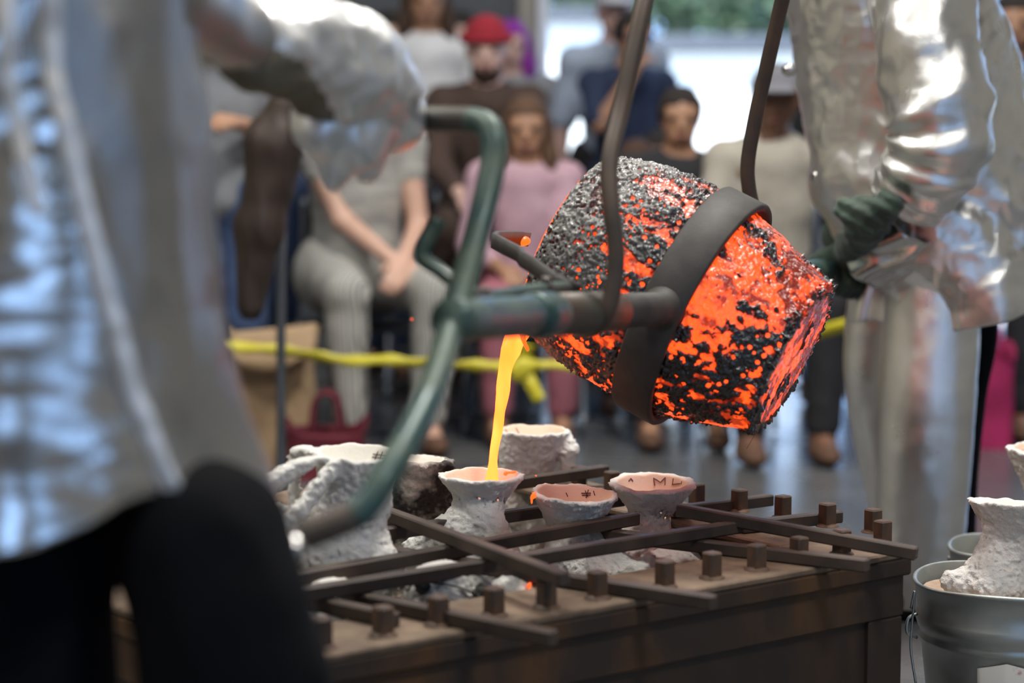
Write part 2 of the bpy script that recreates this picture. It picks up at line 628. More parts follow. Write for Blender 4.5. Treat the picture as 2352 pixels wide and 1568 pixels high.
M['tape'] = pmat('yellow_tape', (0.52, 0.45, 0.015), (0.60, 0.53, 0.04), 8.0, 0.4)
M['chair'] = pmat('chair_metal', (0.20, 0.22, 0.25), None, rough=0.3, metal=0.7)
M['chair_seat'] = pmat('chair_seat', (0.06, 0.07, 0.09), None, rough=0.5)

# ------------------------------------------------------------------ the hall
BX0, BX1, BY0, BY1, HZ = -5.6, 5.2, -4.0, 9.6, 4.5


def slab(name, x0, x1, y0, y1, z0, z1, mat, bev=0.004):
    v, f = box(((x0 + x1) / 2, (y0 + y1) / 2, (z0 + z1) / 2), x1 - x0, y1 - y0, z1 - z0, bev=bev)
    return add(name, v, f, mat, kind='structure', smooth=False)


slab('floor', BX0, BX1, BY0, BY1 + 0.4, -0.12, 0.0, M['floor'])
slab('ceiling', BX0, BX1, BY0, BY1, HZ, HZ + 0.15, M['ceiling'])
slab('wall_left', BX0 - 0.2, BX0, BY0, BY1, 0, HZ, M['wall_cream'])
# back wall: solid to the left of the pale column, two wide doorways to its right
cx0, cx1 = P(1234, 200, BY1)[0], P(1258, 200, BY1)[0]
slab('wall_back', BX0, cx0, BY1, BY1 + 0.25, 0, HZ, M['wall_dark'])
o = slab('trim_1', cx0, cx1, BY1 - 0.12, BY1 + 0.25, 0, HZ, M['column'])
slab('trim_2', P(1190, 200, BY1)[0], P(1232, 200, BY1)[0], BY1 - 0.08, BY1, 0, HZ, M['wall'])
slab('wall_back', cx1, BX1, BY1, BY1 + 0.25, 2.75, HZ, M['wall_dark'])
slab('trim_3', P(2030, 200, BY1)[0], P(2115, 200, BY1)[0], BY1, BY1 + 0.25, 0, 2.75, M['wall_dark'])
# right wall with a wide window, and a doorway behind the photographer
slab('wall_right', BX1, BX1 + 0.2, -1.5, BY1 + 0.25, 0, HZ, M['wall'])
slab('wall_right', BX1, BX1 + 0.2, BY0, -3.7, 0, HZ, M['wall'])
slab('wall_right', BX1, BX1 + 0.2, -3.7, -1.5, 0, 0.5, M['wall'])
slab('wall_right', BX1, BX1 + 0.2, -3.7, -1.5, 2.7, HZ, M['wall'])
slab('wall_front', BX0, 0.7, BY0 - 0.2, BY0, 0, HZ, M['wall'])
slab('wall_front', 2.4, BX1, BY0 - 0.2, BY0, 0, HZ, M['wall'])
slab('wall_front', 0.7, 2.4, BY0 - 0.2, BY0, 2.4, HZ, M['wall'])
# outdoors
slab('ground', -14, 40, BY1 + 0.4, 70, -0.2, -0.05, M['pavement'])


def tree(px, Y, zc, r, label, seed):
    c = P(px, 330, Y)
    rng = np.random.RandomState(seed)
    t = thing('tree', label, 'tree', (c[0], Y, 0), 'trees outside the doorway')
    v, f = tube(catmull([V(c[0], Y, -0.1), V(c[0] + .1, Y, zc * .5), V(c[0], Y, zc)]), [.14, .09, .05], 10)
    add('trunk', v, f, M['bark'], t)
    n = 900
    d = rng.normal(size=(n, 3)); d /= np.linalg.norm(d, axis=1, keepdims=True)
    pos = V(c[0], Y, zc) + d * (r * rng.uniform(.35, 1, n) ** .6)[:, None] * V(1, 1, .8)
    s = rng.uniform(.10, .22, n)
    a = rng.normal(size=(n, 3)); b = rng.normal(size=(n, 3))
    a /= np.linalg.norm(a, axis=1, keepdims=True); b /= np.linalg.norm(b, axis=1, keepdims=True)
    vv = np.stack([pos - a * s[:, None], pos - b * s[:, None] * .5, pos + a * s[:, None], pos + b * s[:, None] * .5], 1).reshape(-1, 3)
    add('crown', vv, np.arange(n * 4).reshape(-1, 4), M['leaf'], t, kind='stuff')


def building(name, px0, px1, Y, z1, label):
    x0, x1 = P(px0, 330, Y)[0], P(px1, 330, Y)[0]
    t = thing(name, label, 'building', ((x0 + x1) / 2, Y, -0.05))
    v, f = box(((x0 + x1) / 2, Y + 1, z1 / 2 - 0.05), x1 - x0, 2, z1, bev=.02)
    add('wall', v, f, M['stucco'], t, smooth=False)
    v, f = box(((x0 + x1) / 2, Y + 0.95, z1 + .02), x1 - x0 + .3, 2.3, .16, bev=.02)
    add('roof', v, f, M['wall_dark'], t, smooth=False)


building('outbuilding', 1480, 1850, 20.0, 2.02, 'low white sunlit building seen between the seated boy and capped man')
building('garden_shed', 1200, 1425, 24.0, 2.55, 'pale sunlit shed seen beside the bright column')
tree(1560, 31.0, 3.5, 1.0, 'leafy tree outside, between the two lifting rods', 1)
tree(1745, 29.0, 3.0, 1.0, 'dark leafy tree rising behind the low white building', 2)
tree(1340, 33.0, 3.9, 1.1, 'leafy tree behind the pale sunlit shed', 4)
tree(2300, 26.0, 1.9, 1.9, 'leafy tree outside, right of the standing silver suit', 5)

# ------------------------------------------------------------------ the steel mould bin
RIMZ = 0.392
cR = PZ(2097, 1262, RIMZ)
cL = PZ(740, 1506, RIMZ)
e1 = nrm(cL - cR); e1[2] = 0; e1 = nrm(e1)                # along the front edge, to the left
e2 = V(-e1[1], e1[0], 0)
if e2[1] < 0: e2 = -e2                                    # away from the camera
LEN, WID = 1.235, 1.12
RW = 0.155
cF0 = cR
rz = V(0, 0, 1)


def bpt(a, b, z):
    return cF0 + e1 * a + e2 * b + V(0, 0, z - RIMZ)


mb = thing('mould_bin', 'rusty steel bin with upright square studs around its rim, holding the moulds', 'bin', bpt(LEN / 2, WID / 2, 0))


def bbox_(a0, a1, b0, b1, z0, z1, bev=0.004):
    return box(bpt((a0 + a1) / 2, (b0 + b1) / 2, (z0 + z1) / 2), abs(a1 - a0), abs(b1 - b0), z1 - z0, e1, e2, rz, bev)


for nm, a0, a1, b0, b1 in (('front', 0, LEN, 0, RW), ('back', 0, LEN, WID - RW, WID), ('end', 0, RW, RW, WID - RW), ('end', LEN - RW, LEN, RW, WID - RW)):
    v, f = bbox_(a0, a1, b0, b1, RIMZ - 0.012, RIMZ, 0.003)
    add('rim_plate', v, f, M['rim'], mb, smooth=False)
for a0, a1, b0, b1 in ((0.0, LEN, 0.0, 0.02), (0, LEN, WID - .02, WID), (0.0, 0.02, .02, WID - .02), (LEN - .02, LEN, .02, WID - .02)):
    v, f = bbox_(a0, a1, b0, b1, RIMZ - 0.042, RIMZ - 0.012, 0.004)
    add('rim_lip', v, f, M['rust'], mb, smooth=False)
for a0, a1, b0, b1 in ((0.006, LEN - .006, 0.012, 0.03), (0.006, LEN - .006, WID - .03, WID - .012), (0.012, 0.03, .03, WID - .03), (LEN - .03, LEN - .012, .03, WID - .03)):
    v, f = bbox_(a0, a1, b0, b1, RIMZ - 0.112, RIMZ - 0.042, 0.003)
    add('top_rail', v, f, M['rust'], mb, smooth=False)
    v, f = bbox_(a0, a1, b0, b1, 0.0, 0.06, 0.003)
    add('bottom_rail', v, f, M['rust'], mb, smooth=False)
for a0 in (0.008, LEN - .088):
    for b0 in (0.012, WID - .03):
        v, f = bbox_(a0, a0 + .08, b0, b0 + .018, 0.06, RIMZ - .112, 0.003)
        add('corner_post', v, f, M['rust'], mb, smooth=False)
for a0, a1, b0, b1 in ((0.02, LEN - .02, 0.022, 0.028), (0.02, LEN - .02, WID - .028, WID - .022), (0.022, 0.028, .028, WID - .028), (LEN - .028, LEN - .022, .028, WID - .028)):
    v, f = bbox_(a0, a1, b0, b1, 0.03, RIMZ - .05, 0.001)
    add('side_panel', v, f, M['rust_panel'], mb, smooth=False)
v, f = bbox_(.03, LEN - .03, .03, WID - .03, 0.02, 0.15, 0.002)
add('sand_fill', v, f, M['sand'], mb, smooth=False)
sv, sf = box((0, 0, 0.0205), 0.024, 0.024, 0.041, bev=0.0025)
weld_v, weld_f = lathe([(0.0, .021), (.003, .0195), (.006, .012)], (0, 0, 0), (0, 0, 1), 10)
front_studs = [(738, 1487), (880, 1459), (1007, 1434), (1135, 1413), (1255, 1395), (1372, 1373), (1527, 1347), (1635, 1327), (1738, 1308), (1835, 1290), (1933, 1272), (2027, 1250)]
back_studs = [(1330, 1118), (1405, 1130), (1600, 1160), (1698, 1174), (1798, 1189), (1900, 1208), (2005, 1222)]
end_studs = []
for t_ in (0.28, 0.42, 0.56, 0.70):
    end_studs.append(bpt(LEN - .06, t_, RIMZ))
stud_me = weld_me = None
for s_ in [PZ(x, y, RIMZ) for x, y in front_studs + back_studs] + end_studs:
    if stud_me is None:
        R = np.stack([e1, e2, rz], 0)
        stud_me = mesh_from('stud', sv @ R, sf, M['stud'], smooth=False)
        weld_me = mesh_from('weld', weld_v, weld_f, M['stud'])
    so = bpy.data.objects.new('stud', stud_me)
    COL.objects.link(so); so.parent = mb
    so.location = tuple(s_ - np.array(mb.location))
    wo = bpy.data.objects.new('weld', weld_me)
    COL.objects.link(wo); wo.parent = so

# bars lying across the bin
BS = 0.021


def bar(p0, p1, z0, z1, label):
    a, b = PZ(*p0, z0), PZ(*p1, z1)
    v, f = bar_between(a, b, BS, BS, 0.0025)
    add('steel_bar', v, f, M['bar'], None, label, 'bar', 'loose square bars across the bin', smooth=False)


ZA, ZB, ZC = RIMZ + .011, RIMZ + .0325, RIMZ + .054
bar((846, 1262), (1642, 1384), ZA, ZA, 'square bar under the two long cross bars, ending past the stud row in front')
bar((780, 1366), (1273, 1466), ZA, ZA, 'lowest square bar reaching out over the front edge of the bin')
bar((640, 1366), (909, 1424), ZA, ZA, 'short square bar end resting beside the black trouser leg')
bar((1378, 1226), (1994, 1298), ZA, ZA, 'square bar overhanging the front edge under the right cross bar')
bar((1700, 1210), (1930, 1185), ZA, ZA, 'square bar end against the second stud of the far rim')
bar((1540, 1176), (1771, 1147), ZA, ZA, 'square bar end against the farthest visible stud right of the moulds')
bar((1170, 1112), (1393, 1079), ZA + .02, ZA + .02, 'square bar end on the far rim behind the tall footed mould')
bar((640, 1336), (1462, 1190), ZB, ZB, 'long square bar passing behind the two front cups')
bar((640, 1373), (1700, 1208), ZB, ZB, 'long square bar crossing in front of the two right cups')
bar((800, 1237), (1430, 1147), ZB, ZB, 'square bar running behind the cup being filled')
bar((868, 1172), (1296, 1330), ZC, ZC, 'thick square bar on top, slanting down in front of the cup being filled')
bar((1556, 1170), (2106, 1271), ZC, ZA + .003, 'long square bar on top, slanting to the right corner of the bin')


# ------------------------------------------------------------------ ceramic shell moulds
def shell_noise(amp, seed, fine=150.0):
    def fn(p):
        n = fbm(p * 38, 2, seed) * .55 + fbm(p * fine, 2, seed + 5) * .85
        w, _ = worley(p * 120, seed + 9)
        return amp * (n + .8 * (w - .55))
    return fn


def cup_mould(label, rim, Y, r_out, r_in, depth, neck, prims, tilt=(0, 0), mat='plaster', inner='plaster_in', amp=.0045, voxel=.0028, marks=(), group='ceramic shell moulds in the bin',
              zbase=.15, name='shell_mould', round_=.009):
    """flared pouring cup above a body of runners; neck = (drop below rim, radius)"""
    c = P(*rim, Y)
    n = nrm((tilt[0], tilt[1], 1.0))
    nk = c - n * neck[0]
    drop = .02
    r_out = r_out + .006
    base = [cone(nk, c + n * drop, neck[1], r_out + drop * (r_out - neck[1]) / neck[0], .02)]

    def fin(p):
        h = -((p - c) @ n)
        rad = np.linalg.norm(p - c + h[..., None] * n, axis=-1)
        rr = r_in * (1 - .62 * np.clip(h, -.02, depth) / depth)
        return np.maximum(rad - rr, h - depth)

    def cut(p, F):
        top = (p - c) @ n + .0028 * vnoise(p * 55, 3) 
        hh = np.maximum(round_ - np.abs(F - top), 0) / round_
        F = np.maximum(F, top) + hh * hh * round_ * .25
        F = np.maximum(F, -fin(p))
        return np.maximum(F, zbase - p[..., 2])
    v, f = implicit(base + list(prims(c, n)), voxel, cut, shell_noise(amp, int(rim[0])))
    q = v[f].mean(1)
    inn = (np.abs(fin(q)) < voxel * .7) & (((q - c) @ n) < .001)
    t = thing(name, label, 'mould', (c[0], c[1], zbase), group)
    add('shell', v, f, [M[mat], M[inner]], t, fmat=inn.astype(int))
    ys = np.linspace(Y - .12, Y + .12, 500)
    for pl in marks:
        pts = []
        for k in range(len(pl) - 1):
            for s in np.linspace(0, 1, 5)[:-1]:
                pts.append((pl[k][0] * (1 - s) + pl[k + 1][0] * s, pl[k][1] * (1 - s) + pl[k + 1][1] * s))
        pts.append(pl[-1])
        w3 = []
        for (x, y) in pts:
            rp = np.stack([P(x, y, yy) for yy in ys])
            fi = fin(rp)
            ins = np.where((fi < 0) & ((rp - c) @ n < -.004))[0]
            if len(ins): w3.append(rp[ins[-1]] - V(0, .0006, 0))
        if len(w3) > 1:
            mv, mf = tube(np.array(w3), .00075, 6)
            add('marking', mv, mf, M['ink'], t, 'dark red hand-drawn mark inside the cup')
    return t, c


def pz_(px, py, Y):
    return P(px, py, Y)


# the cup being filled
Y2 = 3.34
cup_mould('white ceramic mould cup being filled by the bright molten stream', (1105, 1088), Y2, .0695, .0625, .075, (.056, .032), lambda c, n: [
    cone(pz_(1100, 1165, Y2), pz_(1095, 1240, Y2 + .01), .033, .042),
    cone(pz_(1075, 1190, Y2 - .015), pz_(960, 1270, Y2 - .03), .030, .030),
    cone(pz_(1115, 1195, Y2 - .03), pz_(1165, 1300, Y2 - .06), .030, .030),
    cone(pz_(1090, 1190, Y2 - .03), pz_(1060, 1235, Y2 - .05), .028, .02),
    cone(pz_(1075, 1262, Y2), pz_(1060, 1330, Y2), .06, .085),
    ell(pz_(1085, 1330, Y2), V(.095, .08, .09)), cone(pz_(1085, 1340, Y2), V(pz_(1085, 1340, Y2)[0], Y2, .13), .085, .09)],
    marks=[[(1040, 1066), (1043, 1075)], [(1067, 1069), (1071, 1076)], [(1080, 1078), (1084, 1073), (1090, 1073), (1094, 1078)], [(1150, 1084), (1156, 1077)]])
# the two cups on its right
Y3 = 3.36
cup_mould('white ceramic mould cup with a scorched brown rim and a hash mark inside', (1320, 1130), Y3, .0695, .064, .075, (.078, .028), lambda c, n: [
    cone(pz_(1325, 1230, Y3), pz_(1325, 1290, Y3), .030, .046),
    cone(pz_(1325, 1255, Y3), pz_(1290, 1310, Y3 - .03), .04, .032),
    cone(pz_(1345, 1275, Y3 - .03), pz_(1370, 1335, Y3 - .07), .034, .034),
    cone(pz_(1390, 1295, Y3 - .03), pz_(1470, 1330, Y3 - .06), .036, .024),
    cone(pz_(1470, 1325, Y3 - .06), pz_(1492, 1283, Y3 - .05), .016, .012),
    cone(pz_(1340, 1300, Y3), V(pz_(1340, 1300, Y3)[0], Y3, .13), .07, .08)], tilt=(.06, -.05),
    marks=[[(1344, 1126), (1350, 1140)], [(1351, 1124), (1346, 1143)], [(1335, 1132), (1357, 1132)], [(1337, 1137), (1356, 1136)], [(1300, 1131), (1304, 1140)], [(1363, 1127), (1366, 1137)]], amp=.0045)
Y4 = 3.52
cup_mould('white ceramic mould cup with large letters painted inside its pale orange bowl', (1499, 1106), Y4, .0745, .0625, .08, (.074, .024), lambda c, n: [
    cone(pz_(1492, 1205, Y4), pz_(1490, 1290, Y4), .026, .042),
    cone(pz_(1490, 1220, Y4), pz_(1560, 1285, Y4 - .02), .036, .032),
    cone(pz_(1480, 1225, Y4), pz_(1430, 1290, Y4 - .01), .036, .034),
    cone(pz_(1540, 1290, Y4 - .03), pz_(1610, 1310, Y4 - .03), .026, .022),
    cone(pz_(1490, 1290, Y4), V(pz_(1490, 1290, Y4)[0], Y4, .13), .06, .075)], tilt=(.0, -.07),
    marks=[[(1504, 1115), (1501, 1097), (1517, 1107), (1528, 1096), (1527, 1114)], [(1546, 1098), (1544, 1113)], [(1544, 1112), (1562, 1110)], [(1568, 1098), (1564, 1112)], [(1444, 1104), (1449, 1098), (1454, 1104)]])
# far footed mould
Y1 = 3.93
cup_mould('tall white mould with thick side runner, standing behind the filled cup', (1222, 985), Y1, .070, .066, .08, (.085, .040), lambda c, n: [
    cone(pz_(1212, 1070, Y1), pz_(1220, 1180, Y1), .040, .036),
    cone(pz_(1170, 1030, Y1 - .03), pz_(1186, 1185, Y1 - .03), .022, .021),
    cone(pz_(1294, 1000, Y1 - .01), pz_(1308, 1035, Y1 - .02), .014, .0155, .01),
    cone(pz_(1308, 1035, Y1 - .02), pz_(1298, 1130, Y1 - .02), .0155, .014, .01),
    cone(pz_(1290, 1130, Y1 - .02), V(pz_(1290, 1130, Y1)[0], Y1, .14), .018, .02),
    cone(pz_(1225, 1180, Y1), V(pz_(1225, 1180, Y1)[0], Y1, .13), .045, .06)],
    marks=[[(1160, 985), (1167, 995)], [(1185, 982), (1193, 996)]])
# sooty mould behind the green frame
Y5 = 3.62
cup_mould('soot-blackened white mould behind the green frame tube', (955, 1052), Y5, .068, .055, .06, (.09, .038), lambda c, n: [
    cone(pz_(938, 1110, Y5), pz_(925, 1240, Y5), .040, .034),
    cone(pz_(925, 1240, Y5), V(pz_(925, 1240, Y5)[0], Y5, .14), .034, .04),
    cone(pz_(985, 1090, Y5), pz_(990, 1240, Y5), .026, .03),
    cone(pz_(1005, 1070, Y5 - .01), pz_(1020, 1170, Y5 - .01), .020, .022),
    cone(pz_(990, 1240, Y5), V(pz_(990, 1240, Y5)[0], Y5, .14), .03, .04)], tilt=(.05, .05), mat='plaster_soot', inner='plaster_in_pale')
# large mould on the left with two runners
Y6 = 3.06
cup_mould('large cream mould with two branching runners and a hash mark in its bowl', (822, 1036), Y6, .063, .060, .06, (.12, .044), lambda c, n: [
    cone(pz_(818, 1130, Y6), pz_(800, 1230, Y6), .050, .052, .015),
    cone(pz_(740, 1040, Y6 - .045), pz_(651, 1092, Y6 - .07), .0130, .0135, .008),
    cone(pz_(651, 1092, Y6 - .07), pz_(600, 1125, Y6 - .08), .0135, .019, .008),
    cone(pz_(600, 1125, Y6 - .08), pz_(590, 1190, Y6 - .05), .019, .02, .008),
    cone(pz_(770, 1066, Y6 - .055), pz_(690, 1172, Y6 - .09), .0120, .0125, .006),
    cone(pz_(690, 1172, Y6 - .09), pz_(650, 1212, Y6 - .09), .0125, .016, .006),
    cone(pz_(693, 1038, Y6 + .03), pz_(677, 1062, Y6 + .04), .015, .013, .008),
    cone(pz_(693, 1036, Y6 + .03), pz_(752, 1034, Y6 - .01), .014, .014, .01),
    cone(pz_(677, 1062, Y6 + .04), pz_(676, 1180, Y6 + .03), .0095, .0095, .006),
    cone(pz_(620, 1168, Y6 + .01), pz_(730, 1190, Y6), .010, .014, .008),
    cone(pz_(785, 1150, Y6 - .02), pz_(752, 1255, Y6 - .03), .030, .042, .015),
    cone(pz_(825, 1220, Y6), pz_(868, 1310, Y6 - .02), .030, .040, .015),
    ell(pz_(770, 1290, Y6), V(.085, .07, .055), None, .02), cone(pz_(775, 1300, Y6), V(pz_(775, 1290, Y6)[0], Y6, .13), .075, .095)], tilt=(.03, -.05),
    inner='plaster_in_pale', marks=[[(868, 1036), (860, 1056)], [(878, 1036), (870, 1056)], [(857, 1042), (886, 1045)], [(855, 1049), (883, 1052)]])
# small closed mould lying under the bars, tied with wire
Ys = 2.98
cs = P(1022, 1346, Ys)
t = thing('plugged_mould', 'small white rounded mould tied with black wire, lying under the crossed bars', 'mould', (cs[0], cs[1], .15), 'ceramic shell moulds in the bin')
v, f = implicit([ell(cs, V(.060, .05, .036)), cone(cs - V(0, 0, .03), V(cs[0], cs[1], .14), .05, .055, .03), ell(P(1120, 1390, Ys), V(.03, .03, .03))], .0026, lambda p, F: np.maximum(F, .15 - p[..., 2]), shell_noise(.004, 91))
add('shell', v, f, M['plaster'], t)
wp = catmull([P(917, 1352, Ys - .05), P(928, 1349, Ys - .05), P(938, 1355, Ys - .05), P(948, 1342, Ys - .05), P(980, 1337, Ys - .05), P(1020, 1341, Ys - .054), P(1060, 1350, Ys - .052), P(1098, 1368, Ys - .045)])
v, f = tube(wp, .0014, 8)
add('wire', v, f, M['wire'], t)
for (x, y, rx, rz2) in ((970, 1344, .012, .014), (1106, 1364, .011, .017)):
    cc = P(x, y, Ys - .045)
    v, f = implicit([ell(cc, V(rx, .01, rz2), k=.003)], .0014, None, lambda p: .004 * fbm(p * 220, 2, 4))
    add('slag_plug', v, f, M['slag'], t)
# rounded shell lumps of sunken moulds between the bars
for i, (x, y, Y, rx, rz2, lab) in enumerate(((1190, 1362, 3.04, .045, .03, 'white shell lump between the thick bar and the front rim'), (1540, 1300, 3.33, .05, .028, 'low white shell lump under the right-hand bars'),
                                           (745, 1400, 2.92, .075, .045, 'pale sunken mould low under the bars by the black trousers'))):
    c = P(x, y, Y)
    v, f = implicit([ell(c, V(rx, .045, rz2)), cone(c - V(0, 0, .02), V(c[0], c[1], .14), rx * .8, rx, .03)], .003, lambda p, F: np.maximum(F, .15 - p[..., 2]), shell_noise(.004, 50 + i))
    add('shell_mould', v, f, M['plaster'], None, lab, 'mould', 'ceramic shell moulds in the bin')

# ------------------------------------------------------------------ crucible, glowing, with slag crust
Cr = P(1592, 704, 3.36)
Nn = P(1050, 735, 2.34)
tdir = nrm(Nn - Cr)
ax0 = V(.855, -.294, -.428)
AX = nrm(ax0 - tdir * (ax0 @ tdir))          # from mouth to base
S_BAND = 0.193
base_c = Cr + AX * S_BAND                     # centre of the base; s runs from base to mouth along -AX
da, ua, wa = frame_of(-AX)
prof = np.array([(0.0, 0.0), (0.001, .06), (0.0, .118), (.002, .131), (.010, .1385), (.06, .155), (.12, .1745), (.18, .1885), (.24, .194), (.30, .192), (.36, .183), (.405, .172), (.428, .163), (.436, .155)])
seglen = np.concatenate([[0], np.cumsum(np.linalg.norm(np.diff(prof, axis=0), axis=1))])
nS, nT = 560, 760
tt = np.linspace(0, seglen[-1], nS)
S_ = np.interp(tt, seglen, prof[:, 0])
R_ = np.interp(tt, seglen, prof[:, 1])
for _ in range(30):                            # round the profile's corners
    S_[2:-1] = (S_[1:-2] + S_[3:] + 2 * S_[2:-1]) / 4 if False else S_[2:-1]
kern = np.ones(25) / 25
Sp = np.convolve(np.pad(S_, 12, 'edge'), kern, 'valid'); Rp = np.convolve(np.pad(R_, 12, 'edge'), kern, 'valid')
Rp[0] = 0
th = np.linspace(0, 2 * math.pi, nT, endpoint=False)
rad = np.cos(th)[:, None] * ua + np.sin(th)[:, None] * wa
pts = base_c + Sp[:, None, None] * da + Rp[:, None, None] * rad[None]
loc = np.stack([Rp[:, None] * np.cos(th)[None], Rp[:, None] * np.sin(th)[None], np.repeat(Sp[:, None], nT, 1)], -1)
s_ = loc[..., 2]
up_ = rad[:, 2][None] + 0 * s_
isbase = (tt < .122)[:, None] | (0 * s_ > 1)
n1 = fbm(loc * np.array([36, 36, 15]), 4, 3, .55)
n2 = fbm(loc * 105, 3, 21)
n3 = fbm(loc * np.array([9, 9, 6]), 2, 40)
w1, id1 = worley(loc * 78, 5)
w2, id2 = worley(loc * 135, 8)
sm = lambda a, b, x: np.clip((x - a) / (b - a), 0, 1) ** 2 * (3 - 2 * np.clip((x - a) / (b - a), 0, 1))
bias = .48 * sm(.29, .41, s_) - .03 * sm(.18, .24, s_) * (1 - sm(.29, .4, s_)) + (-.14 - .22 * sm(-.1, .55, up_)) * (1 - sm(.17, .21, s_)) + .55 * (1 - sm(.002, .022, s_)) - .02
cfld = n1 * 1.05 + n2 * .45 + n3 * .5 + bias
cfld = cfld - 1.1 * sm(.40, .24, w1) * (id1 > .55) * (1 - .55 * sm(.34, .41, s_)) - .8 * sm(.38, .22, w2) * (id2 > .5) * sm(.22, .33, s_)
# the base face: glowing, grey streaks about its middle, black torn edge
rr_ = np.repeat(Rp[:, None], nT, 1)
basef = fbm(loc * np.array([60, 14, 20]), 3, 60) * .8 - .42 + .5 * sm(.05, .0, np.abs(loc[..., 0])) * sm(.10, .03, np.abs(loc[..., 1])) + .95 * sm(.112, .130, rr_)
cfld = np.where(isbase, basef, cfld)
crust = sm(-.03, .09, cfld)
heat = sm(.05, -.20, cfld) * (.44 + .56 * sm(-.26, .24, n3 * .6 + n2 * .7 + .6 * fbm(loc * 48, 2, 90)))
heat = heat * (1 - .72 * sm(.33, .405, s_)) * (1 - .26 * sm(.2, .9, up_))
heat = np.where(isbase, heat * (.72 + .28 * sm(.12, .04, rr_)), heat)
ash = sm(.24, .39, s_ + .06 * n3)
disp = .0045 * crust * (.5 + .7 * np.clip(n2 + .4, 0, 1)) + .0022 * n2 + .0016 * fbm(loc * 190, 2, 70) * (.5 + crust) - .0022 * sm(.40, .2, w2) * ash
edge = np.exp(-((tt - .132) / .012) ** 2)[:, None] * np.clip(fbm(loc * 120, 3, 33) + .1, 0, 1)
nrmv = rad[None] * np.where(isbase, .15, 1.0)[..., None] - da * np.where(isbase, 1.0, 0.0)[..., None]
pts = pts + nrmv * disp[..., None] + edge[..., None] * (.016 * (rad[None] * .8 - da * .6))
m = bpy.data.materials.new('glowing_crucible')
m.use_nodes = True
nt = m.node_tree
b = nt.nodes['Principled BSDF']


def attr(nm):
    a = nt.nodes.new('ShaderNodeAttribute')
    a.attribute_name = nm
    return a.outputs['Fac']


mix = nt.nodes.new('ShaderNodeMix'); mix.data_type = 'RGBA'
mix.inputs[6].default_value = (.014, .014, .016, 1)
mix.inputs[7].default_value = (.19, .18, .165, 1)
nt.links.new(attr('ash'), mix.inputs[0])
mix2 = nt.nodes.new('ShaderNodeMix'); mix2.data_type = 'RGBA'
mix2.inputs[6].default_value = (.06, .012, .006, 1)
nt.links.new(attr('crust'), mix2.inputs[0])
nt.links.new(mix.outputs[2], mix2.inputs[7])
nt.links.new(mix2.outputs[2], b.inputs['Base Color'])
rp = nt.nodes.new('ShaderNodeValToRGB')
cr = rp.color_ramp
cr.elements[0].color = (0, 0, 0, 1)
cr.elements[1].color = (1, .066, .0075, 1)
for p_, c_ in ((.16, (.0105, .0005, .0002, 1)), (.38, (.10, .0050, .0008, 1)), (.60, (.42, .0330, .0034, 1)), (.82, (.85, .054, .0056, 1))):
    e = cr.elements.new(p_); e.color = c_
nt.links.new(attr('glow_level'), rp.inputs[0])
nt.links.new(rp.outputs[0], b.inputs['Emission Color'])
em = nt.nodes.new('ShaderNodeMath'); em.operation = 'MULTIPLY_ADD'
em.inputs[1].default_value = -2.5; em.inputs[2].default_value = 2.5
nt.links.new(attr('crust'), em.inputs[0])
nt.links.new(em.outputs[0], b.inputs['Emission Strength'])
ro = nt.nodes.new('ShaderNodeMapRange')
ro.inputs['To Min'].default_value = .22; ro.inputs['To Max'].default_value = .5
nt.links.new(attr('ash'), ro.inputs['Value'])
nt.links.new(ro.outputs[0], b.inputs['Roughness'])
b.inputs['Specular IOR Level'].default_value = .6
tc = nt.nodes.new('ShaderNodeTexCoord')
nb = nt.nodes.new('ShaderNodeTexNoise'); nb.inputs['Scale'].default_value = 150; nb.inputs['Detail'].default_value = 5
b.inputs['Coat Weight'].default_value = .55; b.inputs['Coat Roughness'].default_value = .10
bp = nt.nodes.new('ShaderNodeBump'); bp.inputs['Strength'].default_value = .8; bp.inputs['Distance'].default_value = .003
nt.links.new(tc.outputs['Object'], nb.inputs['Vector'])
nt.links.new(nb.outputs['Fac'], bp.inputs['Height'])
nt.links.new(bp.outputs[0], b.inputs['Normal'])
M['crucible'] = m
ct = thing('crucible', 'glowing orange crucible tipped on its side, crusted with black and grey slag', 'crucible', base_c)
add('body', pts.reshape(-1, 3), grid_faces(nS, nT, False, True), m, ct,
    attrs={'crust': crust.ravel(), 'glow_level': heat.ravel(), 'ash': ash.ravel()})
v, f = lathe([(.436, .155), (.438, .150), (.434, .145), (.40, .143), (.30, .145), (.20, .14), (.10, .12), (.06, .08), (.055, 0.001)], base_c, da, 48)
add('inner_wall', v, f, M['hot_inner'], ct, 'bright orange inner wall')
v, f = implicit([ell(P(1186, 554, 3.43), V(.017, .014, .0075), None, .004), ell(P(1200, 553, 3.43), V(.014, .014, .009), None, .004)], .0018, pad=.004)
add('pouring_lip', v, f, M['hot_inner'], ct, 'bright orange pouring lip')
# a drip of slag at the lip
lipd = nrm(-V(0, 0, 1) - da * (-V(0, 0, 1) @ da))
lip = base_c + da * .43 + lipd * .158
v, f = tube(catmull([P(1200, 765, 3.34), P(1204, 785, 3.335), P(1211, 800, 3.335), P(1213, 806, 3.335)]), [.006, .0035, .003, .002], 8)
add('slag_drip', v, f, M['hot_drop'], ct)
rngf = np.random.RandomState(3)
for k in range(5):
    a_ = rngf.uniform(0, 6.28)
    p0 = base_c + .138 * (math.cos(a_) * ua + math.sin(a_) * wa)
    d_ = (math.cos(a_) * ua + math.sin(a_) * wa) * .03 - da * .012 + rngf.normal(size=3) * .012
    v, f = tube(catmull([p0, p0 + d_ * .5 + rngf.normal(size=3) * .003, p0 + d_]), .0004, 5)
    add('fibre', v, f, M['wire'], ct)

